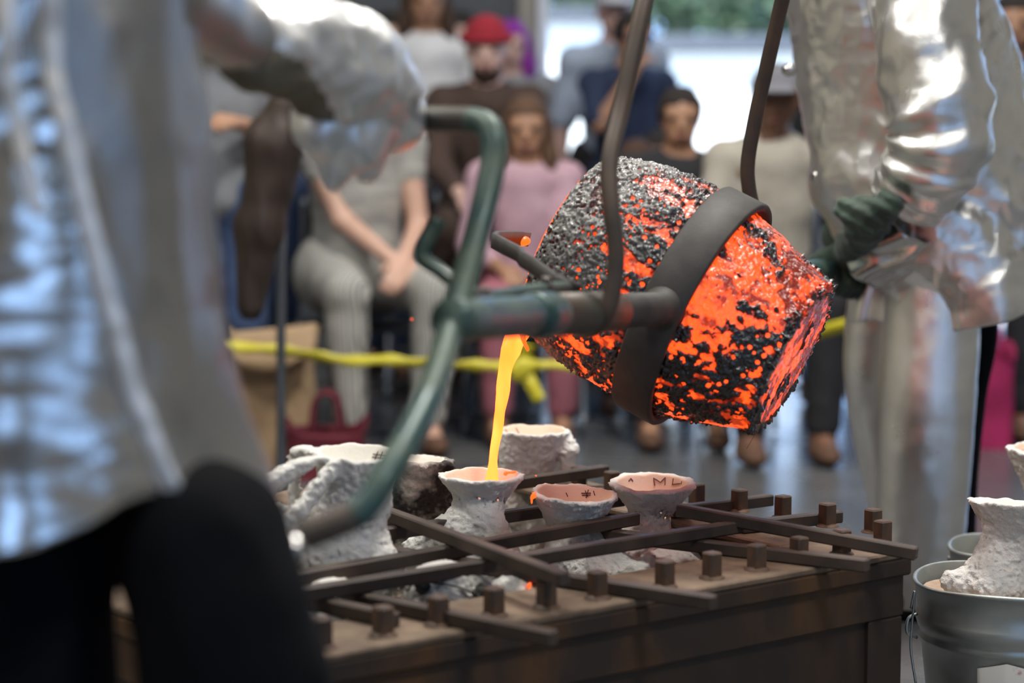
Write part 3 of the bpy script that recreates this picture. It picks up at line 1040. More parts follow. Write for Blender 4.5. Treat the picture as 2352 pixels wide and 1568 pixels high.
# the stream
sp = [(1204, 742, 3.42), (1192, 764, 3.41), (1178, 790, 3.40), (1166, 825, 3.39), (1158, 870, 3.38), (1152, 920, 3.37), (1146, 965, 3.36), (1140, 1005, 3.35), (1134, 1045, 3.345), (1131, 1080, 3.34), (1130, 1112, 3.34)]
path = catmull([P(*q) for q in sp], 10)
wv = np.interp(np.linspace(0, 1, len(path)), [0, .12, .25, .34, .45, .55, .62, .74, .84, .92, 1], [24, 23, 24, 17, 16, 11, 11.5, 11, 10, 13, 15]) * 3.37 / FPX
v, f = tube(path, wv, 14, flat=.55, up=(0, 1, 0), fn=lambda s, a: 1 + .07 * np.sin(2 * a + 14 * s) + .05 * np.sin(3 * a - 31 * s))
add('molten_stream', v, f, M['hot_metal'], None, 'bright yellow-orange stream of molten metal pouring from the crucible into the cup', 'metal')
# splashes
for i, (x, y, Y, w_, h_, lab) in enumerate(((1190, 1232, 3.23, .012, .004, 'orange metal splash on the bar under the cup being filled'), (1225, 1138, 3.31, .004, .008, 'orange drip on the edge of the scorched cup'),
                                           (1171, 1085, 3.285, .009, .003, 'orange splash on the rim of the cup being filled'), (1216, 1343, 3.0, .0025, .006, 'small orange drip low between the bars'), (1122, 1394, 2.93, .006, .004, 'orange glow of a splash at the front rim'))):
    c = P(x, y, Y)
    v, f = implicit([ell(c, V(w_, .004, h_ * .7), k=.002), ell(c + V(-w_ * .7, 0, -h_ * .9), V(w_ * .35, .003, h_), k=.002), ell(c + V(w_ * .8, 0, h_ * .2), V(w_ * .5, .003, h_ * .6), k=.002)], .0011, None, lambda p: .0012 * vnoise(p * 300, 2), pad=.004)
    add('metal_splash', v, f, M['hot_drop'], None, lab, 'splash')
for (x, y, Y, lab) in ((946, 733, 2.9, 'tiny orange spark flying left of the green frame'), (1231, 1092, 3.4, 'tiny orange spark above the scorched cup')):
    v, f = lathe([(-.0018, .0002), (-.001, .0011), (.0008, .0013), (.0018, .0003)], P(x, y, Y), (1, 0, -.4), 8)
    add('spark', v, f, M['hot_drop'], None, lab, 'spark')

# ------------------------------------------------------------------ pouring shank
sh = thing('pouring_shank', 'two-man pouring shank with green tube frame and black ring around the crucible', 'shank', Cr)
# ring
hw = .036
v, f = lathe([(-hw, .1955), (-hw, .2050), (-hw + .003, .2075), (hw - .003, .2075), (hw, .2050), (hw, .1955), (-hw, .1955)], Cr, AX, 96)
add('ring', v, f, M['ring'], sh)


def on_line(A, B, px):
    lo, hi = 0.0, 1.0
    g = lambda u: ((A + (B - A) * u)[0] / ((A + (B - A) * u)[1]) * FPX / (CP) * 1.0)
    best = min(np.linspace(-.1, 1.15, 2501), key=lambda u: abs(proj(A + (B - A) * u)[0] - px))
    return A + (B - A) * best


def proj(p):
    q = np.asarray(p, float) - V(0, 0, CAMH)
    d = q[1] * CP - q[2] * SP
    return 1176 + FPX * q[0] / d, 784 - FPX * (q[1] * SP + q[2] * CP) / d


bs0 = Cr + tdir * .196
q1400, q1370, q1235, q1225 = (on_line(Cr, Nn, x) for x in (1405, 1385, 1238, 1226))
v, f = tube(np.array([bs0, bs0 + tdir * .012, bs0 + tdir * .02, q1400]), [.040, .034, .0265, .0265], 24)
add('trunnion', v, f, M['ring'], sh)
v, f = tube(np.array([q1400 + tdir * -.01, q1370, q1235]), [.030, .0295, .0295], 24)
add('sleeve', v, f, M['brown_pipe'], sh)
v, f = tube(np.array([q1235 - tdir * .05, q1235, q1225 + tdir * .004, q1225 + tdir * .008]), [.0305, .0305, .0305, .026], 24)
add('collar', v, f, M['green_pipe'], sh)
v, f = tube(np.array([q1225, Nn, Nn + tdir * .02]), .0262, 24)
add('near_pipe', v, f, M['green_pipe'], sh)
far0 = Cr - tdir * .198
farp = P(1890, 622, 4.42)
fare = P(1975, 640, 4.62)
v, f = tube(catmull([far0, far0 - tdir * .1, far0 * .4 + farp * .6 - tdir * 0, farp, fare]), .027, 20)
add('far_pipe', v, f, M['green_pipe'], sh)
fr = [(850, 268, 2.66), (900, 270, 2.64), (970, 272, 2.60), (1040, 274, 2.56), (1085, 276, 2.53), (1118, 288, 2.51), (1133, 318, 2.495), (1131, 380, 2.48), (1112, 470, 2.45), (1078, 600, 2.40), (1040, 735, 2.335), (995, 880, 2.23), (940, 1000, 2.14), (885, 1092, 2.08), (852, 1146, 2.06), (822, 1178, 2.05), (770, 1202, 2.045), (690, 1233, 2.045), (610, 1262, 2.05), (560, 1280, 2.05)]
pth = catmull([P(*q) for q in fr], 8)
k0 = 4 * 8
k1 = 15 * 8
v, f = tube(pth[:k0 + 3], .0165, 20); add('upper_handle', v, f, M['brown_pipe'], sh)
v, f = tube(pth[k0:k1 + 3], .0167, 20); add('cross_tube', v, f, M['green_pipe'], sh)
v, f = tube(pth[k1:], .0165, 20); add('lower_handle', v, f, M['brown_pipe'], sh)


def strap(pts3, w, t, side):
    """flat bar bent along a path; side = direction of its width"""
    pts3 = [np.asarray(p, float) for p in pts3]
    vs_, n = [], len(pts3)
    for i, p in enumerate(pts3):
        d = nrm(pts3[min(i + 1, n - 1)] - pts3[max(i - 1, 0)])
        s = nrm(np.asarray(side) - d * (np.asarray(side) @ d))
        m_ = np.cross(d, s)
        vs_ += [p + s * w / 2 + m_ * t / 2, p - s * w / 2 + m_ * t / 2, p - s * w / 2 - m_ * t / 2, p + s * w / 2 - m_ * t / 2]
    ff = [(0, 1, 2, 3)[::-1]]
    for i in range(n - 1):
        for j in range(4):
            a_, b_ = i * 4 + j, i * 4 + (j + 1) % 4
            ff.append((a_, b_, b_ + 4, a_ + 4))
    ff.append(tuple(range((n - 1) * 4, n * 4)))
    return np.array(vs_), ff


v, f = strap([P(1012, 503, 2.49), P(1000, 520, 2.49), P(985, 548, 2.48), P(972, 572, 2.475), P(970, 588, 2.47), P(982, 602, 2.465), P(1010, 622, 2.46), P(1045, 650, 2.45), P(1075, 683, 2.42)], .019, .006, (.8, .55, .25))
add('lever', v, f, M['green_pipe'], sh, 'bent flat lever beside the cross tube')
v, f = tube(np.array([P(1072, 684, 2.44), P(1120, 682, 2.52), P(1200, 670, 2.66), P(1262, 662, 2.77), P(1300, 660, 2.83)]), .009, 12)
add('lever_rod', v, f, M['green_pipe'], sh)
for (x, y, Y) in ((1090, 682, 2.455), (1112, 680, 2.49), (1252, 655, 2.75)):
    v, f = lathe([(-.004, .001), (-.004, .011), (.004, .011), (.006, .008), (.012, .006), (.013, .001)], P(x, y, Y), (0.1, -.3, 1), 6)
    add('bolt', v, f, M['brown_pipe'], sh, smooth=False)
v, f = strap([P(1330, 672, 2.86), P(1290, 655, 2.86), P(1270, 645, 2.90), P(1225, 610, 3.02), P(1200, 595, 3.1), P(1192, 583, 3.14), P(1160, 567, 3.2), P(1134, 552, 3.27), P(1140, 547, 3.33), P(1195, 547, 3.42), P(1212, 549, 3.46)], .024, .008, (.1, -.4, .9))
add('retaining_arm', v, f, M['ring'], sh)

# hoist bail with its two hooked rods
lb = thing('lifting_bail', 'pair of brown steel hoist rods hooked under the pouring shank', 'hoist', P(1480, 0, 3.0))
r1 = [(1530, -180, 3.25), (1500, -60, 3.02), (1481, 0, 2.97), (1452, 130, 2.93), (1426, 250, 2.90), (1405, 340, 2.86), (1399, 400, 2.84), (1404, 480, 2.82), (1414, 560, 2.81), (1414, 620, 2.805), (1406, 675, 2.80), (1392, 718, 2.80), (1370, 746, 2.815), (1346, 757, 2.86), (1326, 752, 2.92)]
v, f = tube(catmull([P(*q) for q in r1], 8), [.0140] * 3 + [.0128, .0125, .0125, .0135, .0128], 16)
add('rod', v, f, M['rod'], lb)
r2 = [(1850, -180, 3.6), (1815, -60, 3.7), (1797, 0, 3.72), (1762, 150, 3.75), (1735, 270, 3.77), (1718, 370, 3.78), (1720, 430, 3.785), (1732, 490, 3.79), (1740, 560, 3.79), (1735, 640, 3.79), (1715, 680, 3.77), (1690, 690, 3.73)]
v, f = tube(catmull([P(*q) for q in r2], 8), .0138, 16)
add('rod', v, f, M['rod'], lb)
v, f = tube(catmull([P(1530, -180, 3.25), P(1640, -290, 3.4), P(1760, -290, 3.5), P(1850, -180, 3.6)], 8), .016, 14)
add('cross_bar', v, f, M['rod'], lb)
v, f = tube(catmull([P(1700, -300, 3.45), V(P(1700, -300, 3.45)[0], 3.45, 2.5), V(P(1700, -300, 3.45)[0], 3.45, HZ)], 6), .01, 10)
add('hoist_cable', v, f, M['rod'], lb)

# ------------------------------------------------------------------ galvanised buckets with sand
def bucket(px, py, Y, rt, h, label, near):
    c = P(px, py, Y)
    z1 = c[2]
    t = thing('bucket', label, 'bucket', (c[0], c[1], 0), 'galvanised buckets of sand')
    rb = rt * .78
    rr = lambda z: rb + (rt - rb) * z / z1
    pr = [(0, .002), (0, rb - .004), (.006, rb)]
    for z in np.linspace(.02, z1 - .14, 5): pr.append((z, rr(z)))
    pr += [(z1 - .105, rr(z1 - .105)), (z1 - .100, rr(z1 - .1) + .004), (z1 - .095, rr(z1 - .095)), (z1 - .088, rr(z1 - .088)), (z1 - .080, rr(z1 - .08) + .004), (z1 - .070, rr(z1 - .07) + .006), (z1 - .060, rr(z1 - .06) + .004), (z1 - .054, rr(z1 - .054)),
           (z1 - .006, rt), (z1 - .004, rt + .004), (z1, rt + .004), (z1 + .002, rt + .001), (z1, rt - .003), (z1 - .05, rt - .008), (z1 - .10, rr(z1 - .1) - .006)]
    v, f = lathe(pr, (c[0], c[1], 0), (0, 0, 1), 72)
    v = v.copy()
    k = np.clip((v[:, 2] - (z1 - .03)) / .03, 0, 1)
    a = np.arctan2(v[:, 1] - c[1], v[:, 0] - c[0])
    v[:, 2] += k * .003 * np.sin(3 * a + 1)
    add('shell', v, f, M['galv'], t)
    zs = z1 - (.022 if near else .04)
    g = np.linspace(0, 1, 14); an = np.linspace(0, 2 * math.pi, 48, endpoint=False)
    vv = np.array([[c[0] + (rt - .012) * q * math.cos(w), c[1] + (rt - .012) * q * math.sin(w), zs] for q in g for w in an])
    vv[:, 2] += .004 * fbm(vv * 30, 2, 9)
    add('sand', vv, grid_faces(14, 48, False, True), M['sand_pale'], t, 'pale brown sand')
    el_ = V(c[0] - (rt + .002), c[1] - .02, z1 - .075)
    v, f = tube(catmull([el_ + V(0, 0, .02), el_ + V(-.016, -.004, .012), el_ + V(-.018, -.006, -.012), el_ + V(0, 0, -.022)], 6), .003, 8)
    add('handle_ear', v, f, M['galv'], t)
    v, f = tube(catmull([el_ + V(-.012, -.004, -.01), el_ + V(-.014, -.02, -.05), V(c[0] - rt * .55, c[1] - rt * .98, z1 - .17), V(c[0], c[1] - rt - .03, z1 - .19), V(c[0] + rt * .6, c[1] - rt * .9, z1 - .165), V(c[0] + rt + .01, c[1], z1 - .08)] if False else
                       [el_ + V(-.012, -.004, .03), el_ + V(-.006, -.004, .06), el_ + V(-.010, -.006, .0), el_ + V(-.012, -.01, -.04), el_ + V(-.004, -.02, -.10)], 8), .0022, 8)
    add('bail_handle', v, f, M['galv'], t)
    if near:
        a0 = [math.radians(d) for d in np.linspace(238, 280, 16)]
        zt = z1 - .112
        rows = []
        for q in (0, 1):
            for k_, w in enumerate(a0):
                zz = zt - .012 * abs(k_ - 7) / 8 * 1.2 if q == 0 else zt - .15
                rr_b = rr(zz) + .003
                rows.append((c[0] + rr_b * math.cos(w), c[1] + rr_b * math.sin(w), zz))
        v, f = solidify(np.array(rows), [tuple(q) for q in grid_faces(2, 16)], .001)
        add('label', v, f, M['label_paper'], t, 'scuffed white label with red print')
    return c


bc = bucket(2312, 1331, 3.42, .156, .34, 'near galvanised bucket of sand with a white label and ribbed band', True)
bucket(2335, 1255, 3.84, .128, .3, 'second galvanised bucket behind the labelled one', False)
Yb = 3.42
cup_mould('white mould with a flared cup and splayed runners, standing in the labelled bucket', (2334, 1152), Yb, .078, .066, .07, (.062, .040), lambda c, n: [
    cone(pz_(2312, 1225, Yb), pz_(2292, 1280, Yb), .040, .038),
    cone(pz_(2290, 1280, Yb), pz_(2215, 1345, Yb - .03), .032, .026),
    cone(pz_(2215, 1345, Yb - .03), pz_(2183, 1335, Yb - .03), .022, .016),
    cone(pz_(2310, 1285, Yb - .02), pz_(2318, 1352, Yb - .05), .032, .03),
    cone(pz_(2340, 1270, Yb), pz_(2400, 1345, Yb - .02), .034, .03),
    cone(pz_(2270, 1320, Yb - .04), pz_(2272, 1356, Yb - .06), .026, .028)],
    tilt=(.05, .10), group='moulds standing in the buckets', zbase=P(2312, 1331, 3.42)[2] - .04, inner='plaster_in_pale')
Yc = 3.84
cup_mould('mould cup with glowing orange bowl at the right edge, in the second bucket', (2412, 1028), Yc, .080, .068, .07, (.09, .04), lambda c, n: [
    cone(pz_(2405, 1100, Yc), pz_(2400, 1270, Yc), .036, .04)], group='moulds standing in the buckets', zbase=P(2335, 1255, 3.84)[2] - .06)
cglow = P(2412, 1028, Yc)
v, f = lathe([(-.012, .001), (-.012, .058), (-.010, .060), (-.009, .001)], cglow, (0, 0, 1), 40)  # emissive disc added to give this bowl its orange-lit look
add('metal_pool', v, f, M['hot_drop'], None, 'orange molten metal filling the cup at the right edge', 'metal')
# ------------------------------------------------------------------ people
SKIN = {}


def skin_mat(key, c, c2):
    if key not in SKIN:
        SKIN[key] = pmat('skin_' + key, c, c2, 20, .5, bump=.1, bscale=120, bdist=.001)
    return SKIN[key]


SKINS = {'fair': ((.56, .34, .25), (.62, .38, .29)), 'tan': ((.36, .19, .115), (.42, .23, .14)), 'brown': ((.17, .085, .055), (.21, .105, .065)), 'pink': ((.60, .38, .32), (.64, .42, .36))}
CL = {}


def cloth(key, c, c2=None, **kw):
    if key not in CL:
        CL[key] = pmat(key, c, c2 if c2 else tuple(x * 1.25 for x in c), kw.pop('scale', 9), kw.pop('rough', .85), bump=.35, bscale=40, **kw)
    return CL[key]


def stripes(name, c1, c2, period, axis=(1, 0, 0)):
    m = bpy.data.materials.new(name)
    m.use_nodes = True
    nt = m.node_tree
    b = nt.nodes['Principled BSDF']
    b.inputs['Roughness'].default_value = .85
    tc = nt.nodes.new('ShaderNodeTexCoord')
    mp = nt.nodes.new('ShaderNodeMapping')
    mp.inputs['Rotation'].default_value = axis
    wv = nt.nodes.new('ShaderNodeTexWave')
    wv.inputs['Scale'].default_value = 1 / period / 3.1416 * 1.57
    wv.inputs['Distortion'].default_value = .3
    mx = nt.nodes.new('ShaderNodeMix'); mx.data_type = 'RGBA'
    mx.inputs[6].default_value = (*c1, 1); mx.inputs[7].default_value = (*c2, 1)
    nt.links.new(tc.outputs['Object'], mp.inputs[0]); nt.links.new(mp.outputs[0], wv.inputs[0])
    nt.links.new(wv.outputs['Fac'], mx.inputs[0]); nt.links.new(mx.outputs[2], b.inputs['Base Color'])
    return m


M['eye_dark'] = pmat('eye', (.02, .014, .01), None, rough=.2)
M['lip'] = pmat('lip', (.34, .13, .11), None, rough=.5)


def ik(a, b, l1, l2, pole):
    d = b - a
    L = np.linalg.norm(d)
    if L > (l1 + l2) * .998:
        b = a + d / L * (l1 + l2) * .998; d = b - a; L = np.linalg.norm(d)
    x = (l1 * l1 - l2 * l2 + L * L) / (2 * L)
    y = math.sqrt(max(l1 * l1 - x * x, 1e-6))
    n = nrm(d)
    p = nrm(pole - n * (np.asarray(pole) @ n))
    return a + n * x + p * y, b


def hand_prims(wrist, dirv, palm_n, side, s=1.0, curl=.6, r=.0105):
    """palm, four unequal bent fingers and a thumb from the palm's side; palm_n points out of the palm"""
    d = nrm(dirv); n = nrm(palm_n - d * (np.asarray(palm_n) @ d)); w = np.cross(d, n) * side
    pr = [cone(wrist, wrist + d * .045 * s, .024 * s, .027 * s, .012)]
    for k, (off, ln) in enumerate(((-.030, .068), (-.010, .078), (.011, .074), (.030, .058))):
        b0 = wrist + d * .05 * s + w * off * .55 * s
        b1 = wrist + d * .088 * s + w * off * s
        pr.append(cone(b0, b1, .0165 * s, .0115 * s, .010))
        a1, a2 = curl * .8, curl * 1.9
        k1 = b1 + (d * math.cos(a1) + n * math.sin(a1)) * ln * .5 * s
        k2 = k1 + (d * math.cos(a2) + n * math.sin(a2)) * ln * .5 * s
        pr += [cone(b1, k1, r * s, r * .95 * s, .004), cone(k1, k2, r * .95 * s, r * .8 * s, .004)]
    t0 = wrist + d * .03 * s - w * .022 * s
    t1 = t0 + nrm(d * .6 - w * .8 + n * .35) * .04 * s
    t2 = t1 + nrm(d * .9 - w * .15 + n * .5) * .032 * s
    pr += [cone(t0, t1, .015 * s, .012 * s, .010), cone(t1, t2, .0115 * s, .0095 * s, .004)]
    return pr


def person(label, X, Y, pose='sit', H=1.68, yaw=0.0, z0=0.0, skin='fair', shirt=None, sleeve=.45, trousers=None, shoes=(.03, .03, .035), hair=None, hair_len=.0,
           hat=None, beard=None, hands=None, head_turn=0.0, head_tilt=.12, lean=.06, seat=.46, knees=(.12, .12), child=False, glasses=None, extra=None, fat=1.0, feet=None, group='seated and standing spectators', vox=.0122, shin=0.0):
    k = H / 1.72
    cy, sy = math.cos(yaw), math.sin(yaw)

    def W(x, y, z):
        return V(X + x * cy - y * sy, Y + x * sy + y * cy, z0 + z)
    D = lambda x, y, z: V(x * cy - y * sy, x * sy + y * cy, z)
    hk = 1.08 if child else 1.0
    if pose == 'sit':
        pz = seat + .09 * k
        pel = W(0, 0, pz)
        fk = -.42 * k
        kn = [W(-knees[0] * k - .02, fk, seat + .06 * k), W(knees[1] * k + .02, fk, seat + .06 * k)]
        an = [W(-knees[0] * k * .9 - .02, fk + .02 + shin, .085), W(knees[1] * k * .9 + .02, fk + .04 + shin, .085)]
        if feet:
            an = [W(*feet[0]), W(*feet[1])]
        ch = W(0, -lean * .4, pz + .30 * k); sh_c = W(0, -lean, pz + .455 * k); nk = W(0, -lean * 1.1 - .01, pz + .535 * k); hd = W(0, -lean * 1.2 - .035 * k, pz + .655 * k)
    else:
        pel = W(0, 0, .53 * H)
        kn = [W(-.09 * k, -.02, .28 * H), W(.09 * k, -.02, .28 * H)]
        an = [W(-.10 * k, .02, .085), W(.10 * k, .02, .085)]
        ch = W(0, -lean * .4, .70 * H); sh_c = W(0, -lean, .805 * H); nk = W(0, -lean * 1.1, .855 * H); hd = W(0, -lean * 1.2 - .03 * k, .925 * H)
    hip = [pel + D(-.085 * k, 0, -.01), pel + D(.085 * k, 0, -.01)]
    shw = .175 * k
    sh = [sh_c + D(-shw, .01, 0), sh_c + D(shw, .01, 0)]
    if hands is None:
        hands = [kn[0] + D(.03, .12, .07), kn[1] + D(-.03, .12, .07)] if pose == 'sit' else [pel + D(-.24 * k, -.03, -.06), pel + D(.24 * k, -.03, -.06)]
    else:
        hands = [W(*h) if h is not None else (kn[i] + D(0, .12, .07)) for i, h in enumerate(hands)]
    el_, ha = [], []
    for i, s in ((0, -1), (1, 1)):
        e, h = ik(sh[i], np.asarray(hands[i], float), .285 * k, .25 * k, D(s * .55, .5, -.8))
        el_.append(e); ha.append(h)
    ct_, st_ = math.cos(head_turn + yaw), math.sin(head_turn + yaw)
    fw = V(st_ * 1.0, -ct_, 0); fw = V(math.sin(head_turn) * cy + math.cos(head_turn) * sy, math.sin(head_turn) * sy - math.cos(head_turn) * cy, -math.sin(head_tilt)); fw = nrm(fw)
    rt = nrm(np.cross(fw, V(0, 0, 1))); upv = np.cross(rt, fw)
    HR = np.stack([rt, fw, upv], 1)
    hs = hk * (.97 * k + .03) if not child else 1.0 * (k * .5 + .5)
    HP = lambda a, b, c: hd + (rt * a + fw * b + upv * c) * hs
    body = [ell(hd + upv * .02 * hs, V(.074, .092, .098) * hs, HR, .02), ell(HP(0, .022, -.045), V(.056, .062, .070) * hs, HR, .025), cone(HP(0, -.02, -.05), nk - V(0, 0, .03), .05 * k, .058 * k, .02),
            cone(HP(0, .088, .012), HP(0, .104, -.022), .009 * hs, .014 * hs, .010), cone(HP(-.074, -.008, .016), HP(-.076, -.004, -.022), .012 * hs, .009 * hs, .006), cone(HP(.074, -.008, .016), HP(.076, -.004, -.022), .012 * hs, .009 * hs, .006),
            cone(HP(-.03, .082, -.060), HP(.03, .082, -.060), .009 * hs, .009 * hs, .012), cone(HP(-.05, .075, .030), HP(.05, .075, .030), .012 * hs, .012 * hs, .012),
            cone(sh[0], sh[1], .055 * k, .055 * k, .03), cone(sh_c, ch, .10 * k * fat, .115 * k * fat, .05), cone(ch, pel, .115 * k * fat, .125 * k * fat, .05), cone(hip[0], hip[1], .105 * k * fat, .105 * k * fat, .04)]
    for i, s in ((0, -1), (1, 1)):
        body += [cone(sh[i], el_[i], .050 * k, .038 * k, .02), cone(el_[i], ha[i], .039 * k, .026 * k, .015), cone(hip[i], kn[i], .085 * k, .055 * k, .03), cone(kn[i], an[i], .055 * k, .036 * k, .02),
                 cone(an[i], an[i] + D(0, -.13 * k, -.05), .036 * k, .03 * k, .02)]
        hdv = nrm(ha[i] - el_[i])
        body += hand_prims(ha[i], hdv, D(-s * .5, .2, -.8), s, k * .95, .55, .0125)
    t = thing('person', label, 'person', (X, Y, z0), group)
    v, f = implicit(body, vox)
    bo = add('body', v, f, skin_mat(skin, *SKINS[skin]), t)
    # face
    for s in (-1, 1):
        c = HP(s * .031, .083, .014)
        v, f = lathe([(-.009 * hs, .001), (-.006 * hs, .008 * hs), (0, .0115 * hs), (.006 * hs, .008 * hs), (.0085 * hs, .001)], c, fw, 12)
        add('eye', v, f, M['eye_dark'], bo)
    v, f = tube(catmull([HP(-.024, .086, -.056), HP(0, .0965, -.053), HP(.024, .086, -.056)], 5), [.003, .006, .003], 8)
    add('mouth', v, f, M['lip'], bo)
    # clothes
    if trousers is not None:
        pr = [cone(hip[0] + V(0, 0, .04), hip[1] + V(0, 0, .04), .118 * k * fat, .118 * k * fat, .03), cone(hip[0], hip[1], .12 * k * fat, .12 * k * fat, .03)]
        for i in (0, 1):
            pr += [cone(hip[i], kn[i], .105 * k, .078 * k, .03), cone(kn[i], an[i] + V(0, 0, .05), .078 * k, .062 * k, .02)]
        v, f = implicit(pr, vox * 1.1, None, lambda p: .006 * fbm(p * 14, 2, int(abs(X) * 90)))
        add('trousers', v, f, trousers, t)
    for i in (0, 1):
        a = an[i]
        v, f = implicit([ell(a + D(0, -.055 * k, -.048), V(.05, .125, .042) * k, np.stack([D(1, 0, 0), D(0, 1, 0), V(0, 0, 1)], 1)), cone(a + V(0, 0, .01), a - V(0, 0, .04), .05 * k, .05 * k)], .012,
                        lambda p, F: np.maximum(F, (z0 + .004) - p[..., 2]) if z0 < .3 else F)
        add('shoe', v, f, cloth('shoe_leather', shoes), t)
    if shirt is not None:
        pr = [cone(sh[0], sh[1], .072 * k, .072 * k, .03), cone(sh_c - V(0, 0, .02), ch, .125 * k * fat, .135 * k * fat, .05), cone(ch, pel + V(0, 0, .02), .137 * k * fat, .142 * k * fat, .05)]
        for i in (0, 1):
            if sleeve > 0:
                u = min(sleeve, .5) / .5
                pr.append(cone(sh[i], sh[i] + (el_[i] - sh[i]) * u, .068 * k, .060 * k, .02))
                if sleeve > .5:
                    u = (sleeve - .5) / .5
                    pr.append(cone(el_[i], el_[i] + (ha[i] - el_[i]) * u * .95, .058 * k, .044 * k, .02))
        npos = nk + V(0, 0, .025)
        v, f = implicit(pr, vox * 1.1, lambda p, F: np.maximum(F, .058 * k - np.linalg.norm(p - npos, axis=-1)), lambda p: .006 * fbm(p * 12, 2, int(abs(Y) * 70)))
        add('shirt', v, f, shirt, t)
    if hair is not None:
        pr = [ell(HP(0, -.012, .034), V(.088, .100, .098) * hs, HR, .02)]
        if hair_len > 0:
            for s in (-1, 1):
                pr += [cone(HP(s * .072, -.02, .02), HP(s * .085, .0, -.10), .032 * hs, .035 * hs, .02), cone(HP(s * .085, 0, -.10), HP(s * .085, .02, -.10 - hair_len), .035 * hs, .022 * hs, .02)]
            pr += [cone(HP(0, -.075, .02), HP(0, -.075, -.08 - hair_len), .06 * hs, .05 * hs, .03)]

        def face_cut(p, F):
            q = p - hd
            a_, b_, c_ = q @ rt, q @ fw, q @ upv
            fc = np.maximum(np.maximum(np.abs(a_) - .062 * hs, -b_ + .012 * hs), c_ - .060 * hs)
            fc2 = np.maximum(-b_ + (.0 if hair_len == 0 else .2), c_ + .0 * hs) if hair_len == 0 else fc
            r_ = np.maximum(F, -fc)
            if hair_len == 0:
                r_ = np.maximum(r_, -(c_ + .045 * hs))
            return r_
        v, f = implicit(pr, .009, face_cut, lambda p: .006 * fbm(p * 40, 2, 5))
        add('hair', v, f, cloth(*hair), t)
    if beard is not None:
        v, f = implicit([ell(HP(0, .035, -.075), V(.060, .060, .055) * hs, HR)], .009, lambda p, F: np.maximum(F, -(np.linalg.norm((p - HP(0, .10, -.048)) * V(1, 1, 1.6), axis=-1) - .034 * hs)), lambda p: .005 * fbm(p * 50, 2, 5))
        add('beard', v, f, cloth(*beard), t)
    if hat is not None:
        kind, hk_, hc = hat
        pr = [ell(HP(0, -.006, .052), V(.090, .104, .090) * hs, HR, .02)]
        if kind == 'cap':
            pr += [ell(HP(0, .12, .055), V(.070, .075, .012) * hs, HR, .02)]
        if kind == 'hood':
            pr = [ell(HP(0, -.012, .02), V(.104, .115, .125) * hs, HR, .02)]

        def hcut(p, F):
            q = p - hd
            b_, c_, a_ = q @ fw, q @ upv, q @ rt
            if kind == 'hood':
                return np.maximum(F, -np.maximum(np.maximum(np.abs(a_) - .06 * hs, -b_ + .02), np.abs(c_) - .085 * hs))
            return np.maximum(F, -(c_ - .040 * hs))
        v, f = implicit(pr, .008, hcut, lambda p: .002 * fbm(p * 60, 2, 1))
        add({'cap': 'cap', 'beanie': 'beanie', 'hood': 'hood'}[kind], v, f, cloth(hk_, hc), t)
        if kind == 'beanie':
            v, f = lathe([(-.016, .097 * hs), (-.018, .103 * hs), (0, .107 * hs), (.018, .103 * hs), (.016, .096 * hs)], HP(0, 0, .05), upv, 28)
            add('beanie_cuff', v, f, cloth(hk_, hc), t)
    if glasses is not None:
        for s in (-1, 1):
            v, f = lathe([(-.004, .001), (-.004, .024 * hs), (.004, .024 * hs), (.006, .001)], HP(s * .033, .105, .012), fw, 16)
            add('lens', v, f, glasses, t)
            v, f = tube(np.array([HP(s * .058, .10, .014), HP(s * .08, .0, .016)]), .003, 6)
            add('glasses_arm', v, f, glasses, t)
    if extra:
        extra(t, HP, W, ha, kn, an, D)
    return t, dict(HP=HP, W=W, ha=ha, el=el_, kn=kn, an=an, pel=pel, hd=hd)


def px_at(px, Y):
    return P(px, 330, Y)[0]


# chairs
def chair(x, y, label, group='folding chairs of the spectators'):
    t = thing('folding_chair', label, 'chair', (x, y, 0), group)
    v, f = box((x, y, .405), .42, .40, .022, bev=.008)
    add('seat', v, f, M['chair_seat'], t)
    v, f = box((x, y + .235, .74), .42, .018, .20, V(1, 0, 0), V(0, 1, .15), V(0, -.15, 1), .008)
    add('backrest', v, f, M['chair_seat'], t)
    for s in (-1, 1):
        v, f = tube(catmull([V(x + s * .215, y + .26, .86), V(x + s * .215, y + .18, .5), V(x + s * .215, y - .20, .012)]), .0115, 10)
        add('leg', v, f, M['chair'], t)
        v, f = tube(np.array([V(x + s * .20, y - .14, .43), V(x + s * .20, y + .24, .012)]), .0115, 10)
        add('leg', v, f, M['chair'], t)
        
    v, f = tube(np.array([V(x - .2, y + .16, .18), V(x + .2, y + .16, .18)]), .009, 8)
    add('stretcher', v, f, M['chair'], t)
    return t


JEANS = cloth('blue_jeans', (.030, .055, .13), (.05, .085, .18))
LIGHTJ = cloth('light_blue_jeans', (.10, .20, .45), (.15, .27, .55))
BLACKC = cloth('black_cotton', (.012, .013, .016), (.02, .02, .024))
NAVY = cloth('navy_cotton', (.012, .022, .060), (.016, .03, .075))
WHITE = cloth('white_cotton', (.62, .64, .68), (.70, .71, .74))
GREY = cloth('grey_cotton', (.20, .21, .23), (.25, .26, .28))
BEIGE = cloth('beige_cotton', (.36, .33, .28), (.42, .39, .33))
PINK = cloth('pink_cotton', (.48, .30, .36), (.54, .36, .42))
DKBROWN = cloth('dark_brown_cotton', (.045, .026, .020), (.07, .042, .032))
STRIPE = stripes('striped_trousers', (.52, .51, .47), (.17, .17, .165), .021, (0, 0, .5))
TWEED = pmat('tweed_top', (.50, .49, .45), (.27, .27, .26), 16, .9, bump=.3, bscale=60, stretch=(.4, .4, 2.0))

